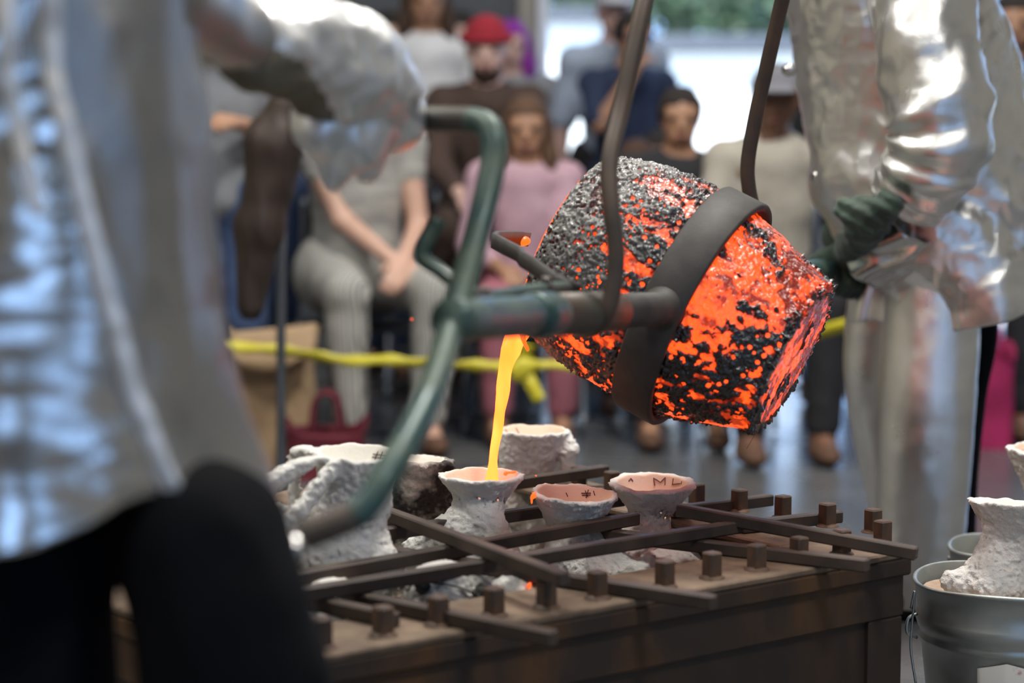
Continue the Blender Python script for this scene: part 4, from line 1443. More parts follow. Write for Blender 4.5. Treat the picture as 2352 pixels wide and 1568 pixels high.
sx = px_at(815, 7.15)
person('seated person in grey striped trousers with hands folded in the lap, beside a paper bag', sx, 7.15, 'sit', 1.72, .28, 0, 'fair', TWEED, .16, STRIPE, (.10, .05, .03), ('brown_hair', (.06, .03, .018)), .12,
       hands=[(.07, -.30, .66), (.10, -.31, .65)], knees=(.10, .17), seat=.50, fat=1.12, head_turn=.2)
chair(sx, 7.2, 'folding chair under the person in striped trousers')
gx = px_at(1205, 7.35)
person('seated girl with long brown hair and a pink top, beside the tipped crucible', gx, 7.35, 'sit', 1.50, .05, 0, 'tan', PINK, .85, cloth('rose_trousers', (.30, .10, .13)), (.2, .2, .22), ('brown_hair2', (.085, .045, .025)), .16, hands=[(-.10, -.27, .62), (.06, -.3, .6)], child=True, seat=.46, head_turn=-.05)
chair(gx, 7.4, 'folding chair under the girl in pink')
bx = px_at(1118, 8.1)
person('bearded spectator in a red knit beanie and dark brown jacket', bx, 8.1, 'sit', 1.74, .0, .15, 'pink', DKBROWN, .92, DKBROWN, (.05, .03, .02), None, 0, ('beanie', 'red_knit', (.26, .010, .022)), ('brown_beard', (.035, .018, .012)), seat=.52, hands=[(-.10, -.40, .72), (.06, -.42, .70)])
chair(bx, 8.16, 'folding chair under the spectator in the red beanie')
person('standing spectator with purple hair behind the red beanie', px_at(1172, 9.3), 9.3, 'stand', 1.62, .0, 0, 'pink', GREY, .9, BLACKC, (.03, .03, .03), ('purple_hair', (.20, .020, .26)), .10)
person('standing spectator with long brown hair and white shirt', px_at(978, 8.75), 8.75, 'stand', 1.80, .1, 0, 'tan', WHITE, .40, JEANS, (.03, .03, .03), ('dark_brown_hair', (.045, .024, .015)), .20, hands=[(-.14, -.22, 1.0), (.14, -.22, 1.0)])
person('pale dark-haired spectator standing behind the white shirt', px_at(1060, 9.3), 9.3, 'stand', 1.66, .0, 0, 'pink', BLACKC, .9, BLACKC, (.03, .03, .03), ('black_hair', (.014, .011, .010)), .0)
person('spectator in a lavender shirt seen left of the white shirt', px_at(895, 9.3), 9.3, 'stand', 1.66, .0, 0, 'fair', cloth('lavender_cotton', (.36, .36, .56)), .45, JEANS, (.03, .03, .03), ('black_hair', (.014, .011, .010)), .14)
person('standing spectator in grey shirt and blue jeans with bare tan arm', px_at(495, 6.7), 6.7, 'stand', 1.68, .25, 0, 'tan', GREY, .40, JEANS, (.03, .03, .03), ('black_hair', (.014, .011, .010)), .0, hands=[(-.2, -.1, .98), (.06, -.24, 1.12)])
person('spectator in white shirt and blue jeans standing behind the dark coat', px_at(600, 7.6), 7.6, 'stand', 1.66, .0, 0, 'brown', WHITE, .42, JEANS, (.03, .03, .03), ('black_hair', (.014, .011, .010)), .0)
yx = px_at(1556, 7.3)


def teal_mark(t, HP, W, ha, kn, an, D):
    rows = []
    for i in range(3):
        x0 = -.085 + .06 * i
        v, f = box(W(x0 + .025, -.172, .92 - .006 * i), .045, .010, .030, bev=.003)
        add('shirt_print', v, f, cloth('teal_print', (.03, .16, .17)), t)


person('boy with short dark hair in a black shirt with a teal print, behind the crucible', yx, 7.3, 'sit', 1.58, .0, 0, 'tan', BLACKC, .45, BLACKC, (.03, .03, .03), ('black_hair2', (.016, .011, .009)), .0, seat=.46, extra=teal_mark)
chair(yx, 7.36, 'folding chair under the boy in the black shirt')
lens_m = pmat('blue_sunglass_lens', (.02, .05, .16), None, rough=.15)
person('standing spectator in navy shirt and blue sunglasses raising one hand to the face', px_at(1432, 8.95), 8.95, 'stand', 1.64, .35, 0, 'tan', NAVY, .45, cloth('dark_denim', (.02, .03, .06)), (.03, .03, .03), ('black_hair', (.014, .011, .010)), .0, glasses=lens_m, hands=[(-.10, -.30, 1.34), (.16, -.2, 1.0)])
person('spectator in pale cap standing at the bright doorway', px_at(1408, 9.25), 9.25, 'stand', 1.78, .0, 0, 'pink', cloth('pale_blue_cotton', (.30, .36, .46)), .45, BLACKC, (.03, .03, .03), None, 0, ('cap', 'pale_cap', (.42, .44, .48)))
person('child in a red top between the navy shirt and the boy', px_at(1507, 8.5), 8.5, 'sit', 1.38, .0, 0, 'tan', cloth('red_cotton', (.38, .012, .03)), .9, BLACKC, (.03, .03, .03), ('black_hair', (.014, .011, .010)), .0, child=True, seat=.40)
person('child in a teal shirt behind the front lifting rod', px_at(1458, 7.95), 7.95, 'sit', 1.26, .0, 0, 'fair', cloth('teal_cotton', (.10, .26, .30)), .45, NAVY, (.03, .03, .03), ('brown_hair', (.06, .03, .018)), .0, child=True, seat=.42)
mx_ = px_at(1766, 7.0)
person('spectator in a grey cap and beige shirt holding a hand to the mouth', mx_, 7.0, 'sit', 1.66, .05, 0, 'brown', BEIGE, .42, BLACKC, (.015, .012, .012), ('black_hair', (.014, .011, .010)), .0, ('cap', 'grey_cap', (.16, .16, .18)), seat=.48, hands=[(-.16, -.32, .62), (.03, -.155, 1.16)], fat=1.1, head_turn=-.12, shin=-.02)
chair(mx_, 7.06, 'folding chair under the spectator in the grey cap')
person('dark-haired spectator in navy at the far right, behind the standing silver suit', px_at(2318, 7.6), 7.6, 'stand', 1.62, -.2, 0, 'tan', NAVY, .9, LIGHTJ, (.10, .18, .40), ('black_hair', (.014, .011, .010)), .06)
person('spectator in dark clothes sitting behind the legs of the silver suit', px_at(2245, 7.5), 7.5, 'sit', 1.6, -.1, 0, 'brown', BLACKC, .9, BLACKC, (.03, .03, .03), ('black_hair', (.014, .011, .010)), .0)
person('spectator in light blue jeans standing behind the grey cap', px_at(1925, 8.1), 8.1, 'stand', 1.60, .0, 0, 'tan', BLACKC, .9, LIGHTJ, (.10, .16, .30), ('black_hair', (.014, .011, .010)), .0)
for px_, y_, lab in ((1010, 8.4, 'empty folding chair behind the green frame tube'), (1330, 7.9, 'empty folding chair under the crucible'), (1458, 8.0, 'folding chair under the teal-shirted child'), (1905, 7.5, 'empty folding chair seen under the crucible base')):
    chair(px_at(px_, y_), y_, lab)

# bags and barrier tape
def bag(name, px0, px1, pyt, Y, dep, mat, label, cat, handle=False):
    x0, x1 = px_at(px0, Y), px_at(px1, Y)
    zt = P((px0 + px1) / 2, pyt, Y)[2]
    t = thing(name, label, cat, ((x0 + x1) / 2, Y, 0))
    n, rows = 40, []
    for j, q in enumerate(np.linspace(0, 1, 12)):
        for i in range(n):
            a = 2 * math.pi * i / n
            c, s = math.cos(a), math.sin(a)
            e = .35
            xx = np.sign(c) * abs(c) ** e; yy = np.sign(s) * abs(s) ** e
            k = 1 - .06 * math.sin(q * 3.1) + .04 * q
            z = zt * q + (.03 * math.sin(2 * a + 1) if q > .95 else 0)
            rows.append(((x0 + x1) / 2 + xx * (x1 - x0) / 2 * k, Y + yy * dep / 2 * k, z))
    v = np.array(rows)
    v += (.012 * fbm(v * 9, 2, 3))[:, None] * V(1, 1, 0)
    f = [tuple(q) for q in grid_faces(12, n, False, True)] + [tuple(range(n))[::-1]]
    v, f = solidify(v, f, .004)
    add('sack', v, f, mat, t)
    if handle:
        fl = []
        for i in np.linspace(0, 1, 12):
            for j in np.linspace(0, 1, 5):
                fl.append((x0 + (x1 - x0) * (i * 1.05 + .02), Y - dep / 2 - .015 - .05 * j - .02 * math.sin(3 * i), zt + .02 + .03 * i - (.13 - .05 * (2 * i - 1) ** 2) * j))
        v, f = solidify(np.array(fl), [tuple(q) for q in grid_faces(12, 5)], .004)
        add('folded_flap', v, f, mat, t)
    else:
        for s in (-1, 1):
            v, f = tube(catmull([V(x0 * .7 + x1 * .3, Y + s * dep * .3, zt - .02), V(x0 * .62 + x1 * .38, Y + s * dep * .2, zt + .09), V(x0 * .38 + x1 * .62, Y + s * dep * .2, zt + .09), V(x0 * .3 + x1 * .7, Y + s * dep * .3, zt - .02)]), .008, 8)
            add('handle', v, f, mat, t)
    return t


bag('paper_bag', 528, 716, 770, 6.55, .2, M['kraft'], 'brown kraft paper bag with folded-over top, standing on the floor', 'bag', True)
bag('tote_bag', 655, 835, 975, 6.35, .2, M['maroon'], 'maroon fabric bag on the floor beside the paper bag', 'bag')
bag('backpack', 2240, 2330, 800, 7.0, .2, cloth('magenta_nylon', (.30, .012, .08)), 'magenta bag on the floor right of the silver suit', 'bag')

tp = [(430, 792, 6.2), (540, 797, 6.25), (640, 803, 6.3), (720, 815, 6.3), (800, 829, 6.3), (880, 826, 6.3), (950, 832, 6.3), (1060, 838, 6.3), (1130, 840, 6.3), (1195, 845, 6.3)]
tb = [(1200, 845, 6.3), (1260, 838, 6.3), (1340, 842, 6.3), (1480, 850, 6.3), (1600, 835, 6.3), (1740, 800, 6.2), (1860, 768, 6.1), (1990, 733, 5.95), (2120, 700, 5.8)]
bt = thing('barrier_tape', 'yellow barrier tape knotted under the crucible and strung in front of the spectators', 'tape', P(1195, 845, 6.3))
for seg_, tw in ((tp, 1.0), (tb, .5)):
    pth = catmull([P(*q) for q in seg_], 8)
    n = len(pth)
    rows = []
    for i in range(n):
        d = nrm(pth[min(i + 1, n - 1)] - pth[max(i - 1, 0)])
        w = .020 * (1 - .3 * math.sin(i * .37 * tw) ** 2)
        a = .5 * math.sin(i * .21 * tw)
        s = V(0, math.sin(a), math.cos(a)); s = nrm(s - d * (s @ d))
        rows += [pth[i] + s * w, pth[i] + .004 * np.cross(d, s), pth[i] - s * w]
    v, f = solidify(np.array(rows), [tuple(q) for q in grid_faces(n, 3)], .0015)
    add('ribbon', v, f, M['tape'], bt)
v, f = implicit([ell(P(1198, 846, 6.28), V(.032, .03, .042)), ell(P(1215, 838, 6.27), V(.03, .02, .025)), ell(P(1188, 856, 6.27), V(.025, .02, .03))], .006, None, lambda p: .004 * vnoise(p * 60, 1))
add('knot', v, f, M['tape'], bt)
for q in ([(1205, 850, 6.27), (1222, 885, 6.25), (1240, 920, 6.24)], [(1200, 838, 6.27), (1208, 812, 6.26), (1216, 790, 6.25)], [(1185, 845, 6.27), (1165, 855, 6.26), (1150, 845, 6.26)]):
    p3_ = [P(*u) for u in q]
    v, f = strap(catmull(p3_, 5), .042, .003, (1, 0, .5))
    add('tape_end', v, f, M['tape'], bt)

# dark coat hanging over a chair back between the standing spectators
ctx = P(640, 330, 5.6)[0]
cl_ = thing('coat', 'dark brown coat hanging in front of the blue jeans, beside the striped trousers', 'coat', P(600, 740, 5.6))
pr = [cone(P(655, 250, 5.6), P(625, 330, 5.6), .055, .07, .04), cone(P(625, 330, 5.6), P(600, 520, 5.6), .072, .062, .04), cone(P(600, 520, 5.6), P(575, 700, 5.6), .06, .042, .04), cone(P(660, 300, 5.62), P(640, 430, 5.62), .05, .04, .04)]
v, f = implicit(pr, .008, None, lambda p: .014 * fbm(p * V(22, 22, 5), 2, 8))
add('body', v, f, cloth('brown_leather', (.024, .014, .010), (.040, .024, .016), rough=.6), cl_)
v, f = tube(np.array([P(655, 235, 5.6), P(645, 600, 5.72), V(P(640, 600, 5.75)[0], 5.75, .02)]), .014, 10)
add('stand_pole', v, f, M['chair'], cl_)
v, f = lathe([(0, .002), (0, .14), (.012, .135), (.02, .02)], (P(640, 600, 5.75)[0], 5.75, 0), (0, 0, 1), 20)
add('stand_foot', v, f, M['chair'], cl_)


# ------------------------------------------------------------------ the two workers in aluminised suits
def shell_loft(rows, hem, Y, depth, nphi, nz_, phi0, phi1, fold, ztop_px, power=.9):
    """sheet around a body: rows (py, left px, right px); phi 0 = right side, pi/2 = camera side, pi = left, up to 2 pi round the back"""
    rows = np.array(rows, float)
    ph = np.linspace(phi0, phi1, nphi)
    out = np.zeros((nphi, nz_, 3))
    for i, p_ in enumerate(ph):
        hy = hem(p_)
        for j, q in enumerate(np.linspace(0, 1, nz_)):
            y = ztop_px + (hy - ztop_px) * q
            l = np.interp(y, rows[:, 0], rows[:, 1]); r = np.interp(y, rows[:, 0], rows[:, 2])
            cx_, hw_ = (l + r) / 2, (r - l) / 2
            c, s = math.cos(p_), math.sin(p_)
            yy = Y - np.sign(s) * abs(s) ** power * depth
            out[i, j] = P(cx_ + hw_ * c, y, Y) * V(1, 0, 1) + V(0, yy, 0)
    du = np.gradient(out, axis=0); dv = np.gradient(out, axis=1)
    n = np.cross(du, dv)
    n /= np.maximum(np.linalg.norm(n, axis=-1, keepdims=True), 1e-9)
    ctr = P(rows[:, 1].mean() * .5 + rows[:, 2].mean() * .5, rows[:, 0].mean(), Y)
    sgn = np.sign(((out - ctr) * n).sum(-1).mean())
    out = out + n * sgn * fold(out, ph[:, None] * np.ones((1, nz_)))[..., None]
    return out


def sheet(name, g, mat, parent, t=.004, label=None):
    n, m_ = g.shape[:2]
    v, f = solidify(g.reshape(-1, 3), [tuple(q) for q in grid_faces(n, m_)], t)
    return add(name, v, f, mat, parent, label)


# ---- near worker, seen from behind at the left
LX, LY = P(0, 330, 2.0)[0], 2.02
lw = thing('person', 'foundry worker in shiny silver jacket and black trousers, back turned, gripping the green frame', 'person', (LX, LY, 0), 'foundry workers in silver suits')
fwd = nrm(V(.42, .90, 0)); rgt = nrm(V(fwd[1], -fwd[0], 0))
pel = V(LX, LY, .93); shc = V(LX, LY, 1.44) + fwd * .10
shR = shc + rgt * .20; shL = shc - rgt * .20
gripR = P(888, 270, 2.645); gripL = P(560, 1280, 2.05)
wrR = P(700, 150, 2.45); elR = P(325, -70, 2.03)
wrL = P(480, 1225, 2.10); elL = V(LX + .03, LY + .26, .98)
hdc = shc + V(0, 0, .27) + fwd * .05
knR = P(545, 1560, 1.88); knR[2] = .52; knL = P(60, 1560, 1.95); knL[2] = .52
hipR = pel + rgt * .10; hipL = pel - rgt * .10
anR = V(knR[0] + .02, knR[1] + .03, .09); anL = V(knL[0] - .02, knL[1] - .02, .09)
legR = [P(400, 1140, 2.02), P(458, 1255, 1.92), P(512, 1420, 1.90), P(548, 1570, 1.90)]
legL = [P(30, 1190, 2.0), P(38, 1300, 1.96), P(50, 1420, 1.95), P(55, 1570, 1.95)]
hr = np.stack([rgt, fwd, V(0, 0, 1)], 1)
hdR = nrm(gripR - wrR); hdL = nrm(gripL - wrL)
HPl = lambda a, b_, c: hdc + rgt * a + fwd * b_ + V(0, 0, c)
body = [ell(hdc, V(.075, .094, .115), hr), ell(HPl(0, .022, -.05), V(.056, .06, .07), hr), cone(hdc - V(0, 0, .06), shc + V(0, 0, .02), .052, .06), cone(HPl(0, .09, .01), HPl(0, .106, -.02), .009, .014, .01),
        cone(HPl(-.075, -.008, .01), HPl(-.077, -.004, -.025), .012, .009, .006), cone(HPl(.075, -.008, .01), HPl(.077, -.004, -.025), .012, .009, .006),
        cone(shL, shR, .06, .06, .03), cone(shc, pel + V(0, 0, .25), .10, .10, .05), cone(pel + V(0, 0, .25), pel, .10, .10, .05), cone(hipL, hipR, .085, .085, .04),
        cone(shR, elR, .05, .036), cone(elR, wrR, .036, .026), cone(shL, elL, .052, .04), cone(elL, wrL, .04, .028),
        cone(hipR, legR[0], .075, .07, .03), cone(legR[0], knR, .07, .058, .03), cone(knR, anR, .056, .037), cone(hipL, legL[0], .075, .07, .03), cone(legL[0], knL, .07, .058, .03), cone(knL, anL, .056, .037), cone(anR, anR + fwd * .14 - V(0, 0, .05), .036, .03), cone(anL, anL + fwd * .14 - V(0, 0, .05), .036, .03)]
body += [cone(wrR, gripR, .027, .02), cone(wrL, gripL, .027, .02)]
v, f = implicit(body, .0105)
lb_ = add('body', v, f, skin_mat('fair', *SKINS['fair']), lw)
v, f = implicit([ell(HPl(0, -.012, .03), V(.086, .10, .10), hr)], .008, lambda p, F: np.maximum(F, -np.maximum(np.maximum(np.abs((p - hdc) @ rgt) - .062, -((p - hdc) @ fwd) + .02), (p - hdc)[..., 2] - .06)), lambda p: .004 * fbm(p * 40, 2, 5))
add('hair', v, f, cloth('brown_hair', (.06, .03, .018)), lw)
v, f = implicit([ell(HPl(0, .0, .06), V(.105, .125, .085), hr), ell(HPl(0, .12, .05), V(.07, .06, .012), hr)], .008, lambda p, F: np.maximum(F, hdc[2] + .03 - p[..., 2]))
add('hard_hat', v, f, cloth('white_helmet', (.6, .6, .58), rough=.3), lw)
rowsL = [(-560, -330, 500), (-300, -420, 470), (-100, -440, 445), (0, -440, 442), (100, -440, 447), (230, -450, 468), (450, -460, 484), (600, -470, 488), (700, -480, 495), (820, -490, 522), (950, -505, 562), (1060, -520, 602), (1200, -540, 648), (1400, -560, 690)]


def hemL(p_):
    l, r = -530, 640
    x = (l + r) / 2 + (r - l) / 2 * math.cos(p_)
    if p_ > math.pi: return 1180
    return float(np.interp(x, [-530, 0, 100, 200, 300, 380, 440, 470, 560, 640], [1190, 1178, 1172, 1152, 1118, 1084, 1072, 1076, 1112, 1168]))


def ridge_phi(y):
    x = np.interp(y, [-600, 0, 200, 480, 650, 830, 960, 1100], [190, 205, 218, 280, 318, 372, 425, 490])
    r = np.array(rowsL, float)
    l_, r_ = np.interp(y, r[:, 0], r[:, 1]), np.interp(y, r[:, 0], r[:, 2])
    return math.acos(np.clip((x - (l_ + r_) / 2) / ((r_ - l_) / 2), -1, 1))


def foldA(o, ph):
    a = .015 * fbm(o * V(5.5, 5.5, 3.4), 3, 12) + .0055 * fbm(o * V(9, 9, 30), 2, 15)
    dg = (o[..., 0] * .8 + o[..., 2] * -.75)
    a = a + .006 * np.sin(dg * 55 + 3 * fbm(o * 4, 2, 2)) * np.clip((o[..., 2] - 1.0) / .12, 0, 1)
    hemz = np.clip((.86 - o[..., 2]) / .12, 0, 1)
    return a + .018 * hemz * np.sin(ph * 5 + .8)


def foldB(o, ph):
    q_ = o + V(.35, 0, 0) * o[..., 2:3]
    return .010 * (.3 - np.abs(vnoise(q_ * V(13, 13, 3.6), 41))) + .006 * (.3 - np.abs(vnoise(q_ * V(24, 24, 9), 42))) + .007 * fbm(o * V(16, 16, 3.2), 2, 22) + .004 * fbm(o * V(20, 20, 12), 2, 28) + .010 * np.clip((.84 - o[..., 2]) / .12, 0, 1) * np.sin(ph * 9)


phR = ridge_phi(500)
gA = shell_loft(rowsL, hemL, LY, .215, 150, 150, 0, 1, foldA, -420) if False else None


def twin(first):
    """one side of the jacket, with its own edge along the slanting seam"""
    npx, nzz = (170, 170) if first else (70, 170)
    rows = np.array(rowsL, float)
    out = np.zeros((npx, nzz, 3)); PH = np.zeros((npx, nzz))
    for j, q in enumerate(np.linspace(0, 1, nzz)):
        for i, u in enumerate(np.linspace(0, 1, npx)):
            y = -430 + q * 1600
            pr_ = ridge_phi(y)
            p_ = pr_ - .0 + u * (2 * math.pi - pr_ - .25) if first else (-.25 + u * (pr_ + .25 + .05))
            hy = hemL(p_ if p_ > 0 else 0)
            y = -430 + q * (hy + 430)
            pr_ = ridge_phi(y)
            p_ = pr_ - .0 + u * (2 * math.pi - pr_ - .25) if first else (-.25 + u * (pr_ + .25 + .05))
            l, r = np.interp(y, rows[:, 0], rows[:, 1]), np.interp(y, rows[:, 0], rows[:, 2])
            c, s = math.cos(p_), math.sin(p_)
            dd = (.215 if first else .205) * np.interp(y, [-430, 300, 1200], [.85, .95, 1.1])
            out[i, j] = P((l + r) / 2 + (r - l) / 2 * c, y, LY) * V(1, 0, 1) + V(0, LY - np.sign(s) * abs(s) ** .9 * dd, 0)
            PH[i, j] = p_
    du = np.gradient(out, axis=0); dv = np.gradient(out, axis=1)
    n = np.cross(du, dv); n /= np.maximum(np.linalg.norm(n, axis=-1, keepdims=True), 1e-9)
    sgn = np.sign(((out - V(LX, LY, 1.0)) * n * V(1, 1, 0)).sum(-1).mean())
    return out + n * sgn * (foldA if first else foldB)(out, PH)[..., None], n * sgn


gA, nA = twin(True)
gB, nB = twin(False)
if True:
    def sheet2(name, g, mat, t, label):
        n, m_ = g.shape[:2]
        v, f = solidify(g.reshape(-1, 3), [tuple(q) for q in grid_faces(n, m_)], t)
        ctr = V(LX, LY, 1.0)
        c0 = v[f[n * m_ // 3][0]]
        return add(name, v, f, mat, lw, label)
    jk = sheet2('jacket_back', gA, M['silver_gloss'], .004, 'smooth mirror-like silver back of the jacket')
    sheet2('jacket_side', gB, M['silver_matte'], .004, 'duller grey side of the jacket')
e0 = gA[0] + nA[0] * .004
e1_ = gA[7] + nA[7] * .004
v, f = tube(e0[6:] - V(0, .004, 0), .0092, 14, flat=.5, up=(0, 1, 0)); add('jacket_edge', v, f, M['silver_trim'], lw)
v, f = tube(e1_[45:100] - V(0, .003, 0), .0078, 14, flat=.5, up=(0, 1, 0)); add('jacket_seam', v, f, M['silver_trim'], lw)
# sleeve, elbow to cuff
def wr_fn(amp, seed, fr=26):
    def fn(s, a):
        q = np.stack([np.cos(a) * .9, np.sin(a) * .9, np.full_like(a, s * 5)], -1)
        return 1 + amp * fbm(q * 1.6, 2, seed) + amp * .6 * np.sin(fr * s + 2 * np.sin(a + seed))
    return fn


slv = catmull([shR + V(0, 0, .03), shR * .4 + elR * .6 + V(.0, .0, .02), elR, P(420, 2, 2.12), P(500, 60, 2.21), P(560, 85, 2.28)], 14)
v, f = tube(slv, [.098, .088, .074, .056, .044, .040], 40, fn=wr_fn(.07, 3))
add('sleeve', v, f, M['silver_matte'], lw)
slv2 = catmull([shL + V(0, 0, .03), shL * .4 + elL * .6, elL, wrL * .6 + elL * .4], 12)
v, f = tube(slv2, [.095, .085, .075, .066], 32, fn=wr_fn(.06, 5))
add('sleeve', v, f, M['silver_matte'], lw)
v, f = implicit([cone(shL, shR, .088, .088, .03), cone(shc - V(0, 0, .02), shc - V(0, 0, .12) - fwd * .05, .13, .17, .05), cone(shc + V(0, 0, .04), shc + V(0, 0, .075), .075, .07, .02)], .010, lambda p, F: np.maximum(F, .06 - np.linalg.norm(p - (shc + V(0, 0, .13)), axis=-1)), lambda p: .006 * fbm(p * 14, 2, 3))
add('yoke', v, f, M['silver_matte'], lw)
# right mitt: wide gauntlet, curled fingers and a hanging thumb and flap
MY = 2.5
mt = [cone(P(535, 90, 2.25), P(600, 95, 2.32), .030, .050, .02), cone(P(600, 95, 2.32), P(680, 105, 2.40), .050, .060, .03), cone(P(680, 105, 2.40), P(790, 155, 2.48), .062, .070, .03), cone(P(790, 155, 2.48), P(865, 215, 2.55), .070, .056, .03),
      cone(P(560, 50, 2.28), P(700, 20, 2.40), .012, .022, .02)]
kn0 = [P(838, 160, 2.56), P(868, 185, 2.575), P(892, 215, 2.59), P(905, 245, 2.60)]
for i, q in enumerate(kn0):
    tip1 = P(905 + 8 * i, 225 + 22 * i, 2.545 + .012 * i); tip2 = P(895 + 6 * i, 285 + 10 * i, 2.58 + .012 * i)
    mt += [cone(P(800, 175, 2.52) * .5 + q * .5, q, .040, .030, .02), cone(q, tip1, .030, .026, .012), cone(tip1, tip2, .026, .021, .012)]
v, f = implicit(mt, .006, None, lambda p: .009 * fbm(p * V(24, 24, 30), 2, 44) + .003 * fbm(p * 70, 2, 45))
under = (v[f].mean(1) - P(700, 165, 2.45))
nv = np.cross(v[f[:, 1]] - v[f[:, 0]], v[f[:, 2]] - v[f[:, 0]])
pxy = np.array([proj(q) for q in v[f].mean(1)])
dl = pxy[:, 1] - np.interp(pxy[:, 0], [500, 560, 640, 700, 750, 800], [98, 105, 112, 150, 230, 340])
fm = ((dl + 10 * vnoise(v[f].mean(1) * 40, 3) > 0) & (pxy[:, 0] < 800)).astype(int)
add('mitten', v, f, [M['silver_mitt'], M['tan_palm']], lw, 'silver mitten with a tan palm', fmat=fm)
thm = [cone(P(830, 265, 2.52), P(800, 330, 2.50), .040, .034, .02), cone(P(800, 330, 2.50), P(770, 400, 2.5), .033, .020, .02), cone(P(860, 300, 2.55), P(845, 385, 2.55), .032, .018, .02), cone(P(740, 280, 2.48), P(800, 300, 2.5), .045, .04, .03)]
v, f = implicit(thm, .006, None, lambda p: .008 * fbm(p * V(30, 30, 16), 2, 48))
add('mitten_thumb', v, f, M['silver_mitt'], lw)
# left mitt on the lower handle
mt = [cone(wrL, P(545, 1250, 2.085), .04, .040, .03), cone(P(545, 1250, 2.085), P(580, 1262, 2.08), .036, .028, .02)]
for i in range(4):
    q = P(594 + 19 * i, 1234 - 1 * i, 2.05)
    mt += [cone(P(576 + 14 * i, 1238, 2.08), q, .018, .015, .008), cone(q, P(612 + 19 * i, 1278 - 6 * i, 2.016), .015, .013, .006), cone(P(612 + 19 * i, 1278 - 6 * i, 2.016), P(616 + 19 * i, 1308 - 6 * i, 2.045), .013, .011, .006)]
mt += [cone(P(556, 1262, 2.10), P(622, 1250, 2.095), .018, .014, .008)]
v, f = implicit(mt, .005, None, lambda p: .004 * fbm(p * 40, 2, 7))
add('mitten', v, f, M['silver_gloss'], lw)
# trousers
pr = []
rR = [.080, .082, .078, .080]; rL = [.094, .088, .084, .086]
for i in range(3):
    pr += [cone(legR[i], legR[i + 1], rR[i], rR[i + 1], .03), cone(legL[i], legL[i + 1], rL[i], rL[i + 1], .03)]
pr += [cone(V(LX + .06, LY + .08, .86), legR[0], .08, .078, .03), cone(V(LX - .06, LY + .06, .86), legL[0], .09, .09, .03)]
for a_, b_ in ((legR[-1], anR), (legL[-1], anL)):
    pr.append(cone(a_, V(b_[0], b_[1], .12), .086, .065, .03))
v, f = implicit(pr, .008, None, lambda p: .007 * fbm(p * V(14, 14, 9), 2, 31))
add('trousers', v, f, M['black_cloth'], lw)
for a_ in (anR, anL):
    v, f = implicit([ell(a_ + fwd * .06 - V(0, 0, .045), V(.052, .14, .045), hr), cone(a_ + V(0, 0, .03), a_ - V(0, 0, .04), .055, .052)], .008, lambda p, F: np.maximum(F, .003 - p[..., 2]))
    add('boot', v, f, cloth('boot_leather', (.03, .022, .016)), lw)

# ---- far worker, standing at the right
RY = 4.52
RX = P(2130, 330, RY)[0]
rw = thing('person', 'foundry worker in silver jacket, silver leggings and green gloves, holding the far pipe', 'person', (RX, RY, 0), 'foundry workers in silver suits')
fw2 = nrm(V(-.92, -.38, 0)); rg2 = nrm(V(fw2[1], -fw2[0], 0))          # facing left and a little towards the camera
pel = V(P(2170, 600, RY)[0], RY, .93)
shc = V(P(2110, 600, RY)[0], RY, 1.46)
shN = V(P(2150, 330, RY)[0], RY - .19, 1.44); shF = V(P(2040, 330, RY)[0], RY + .16, 1.44)
hdc = shc + V(-.05, -.02, .27)
gN = P(1925, 612, 4.50)
wrN = P(2010, 515, 4.40); elN = P(2165, 320, 4.24)
gF = P(1945, 560, 4.66); elF = P(1990, 300, 4.75); wrF = P(1930, 500, 4.68)
hip1 = pel + V(-.02, -.07, 0); hip2 = pel + V(-.04, .07, 0)
kn1 = P(2128, 960, RY - .1); kn2 = P(2020, 880, RY + .14)
an1 = V(P(2110, 1300, RY - .08)[0], RY - .08, .09); an2 = V(P(2078, 1300, RY + .23)[0], RY + .23, .09)
hr2 = np.stack([rg2, fw2, V(0, 0, 1)], 1)
HPr = lambda a, b_, c: hdc + rg2 * a + fw2 * b_ + V(0, 0, c)
body = [ell(hdc, V(.075, .094, .115), hr2), ell(HPr(0, .022, -.05), V(.056, .06, .07), hr2), cone(hdc - V(0, 0, .06), shc + V(0, 0, .02), .052, .06), cone(HPr(0, .09, .01), HPr(0, .106, -.02), .009, .014, .01),
        cone(HPr(-.075, -.008, .01), HPr(-.077, -.004, -.025), .012, .009, .006), cone(HPr(.075, -.008, .01), HPr(.077, -.004, -.025), .012, .009, .006),
        cone(shN, shF, .055, .055, .03), cone(shc, pel + V(0, 0, .25), .09, .09, .05), cone(pel + V(0, 0, .25), pel, .09, .09, .05), cone(hip1, hip2, .08, .08, .04),
        cone(shN, elN, .052, .04), cone(elN, wrN, .04, .028), cone(shF, elF, .052, .04), cone(elF, wrF, .04, .028), cone(wrN, gN + V(0, 0, .03), .027, .02), cone(wrF, gF, .027, .02),
        cone(hip1, kn1, .078, .058, .03), cone(kn1, an1, .056, .037), cone(hip2, kn2, .074, .052, .03), cone(kn2, an2, .050, .037), cone(an1, an1 + fw2 * .14 - V(0, 0, .05), .036, .03), cone(an2, an2 + fw2 * .14 - V(0, 0, .05), .036, .03)]
v, f = implicit(body, .0105)
add('body', v, f, skin_mat('tan', *SKINS['tan']), rw)
v, f = implicit([ell(HPr(0, -.012, .03), V(.086, .10, .10), hr2)], .008, lambda p, F: np.maximum(F, -np.maximum(np.maximum(np.abs((p - hdc) @ rg2) - .062, -((p - hdc) @ fw2) + .02), (p - hdc)[..., 2] - .06)), lambda p: .004 * fbm(p * 40, 2, 5))
add('hair', v, f, cloth('black_hair', (.014, .011, .010)), rw)
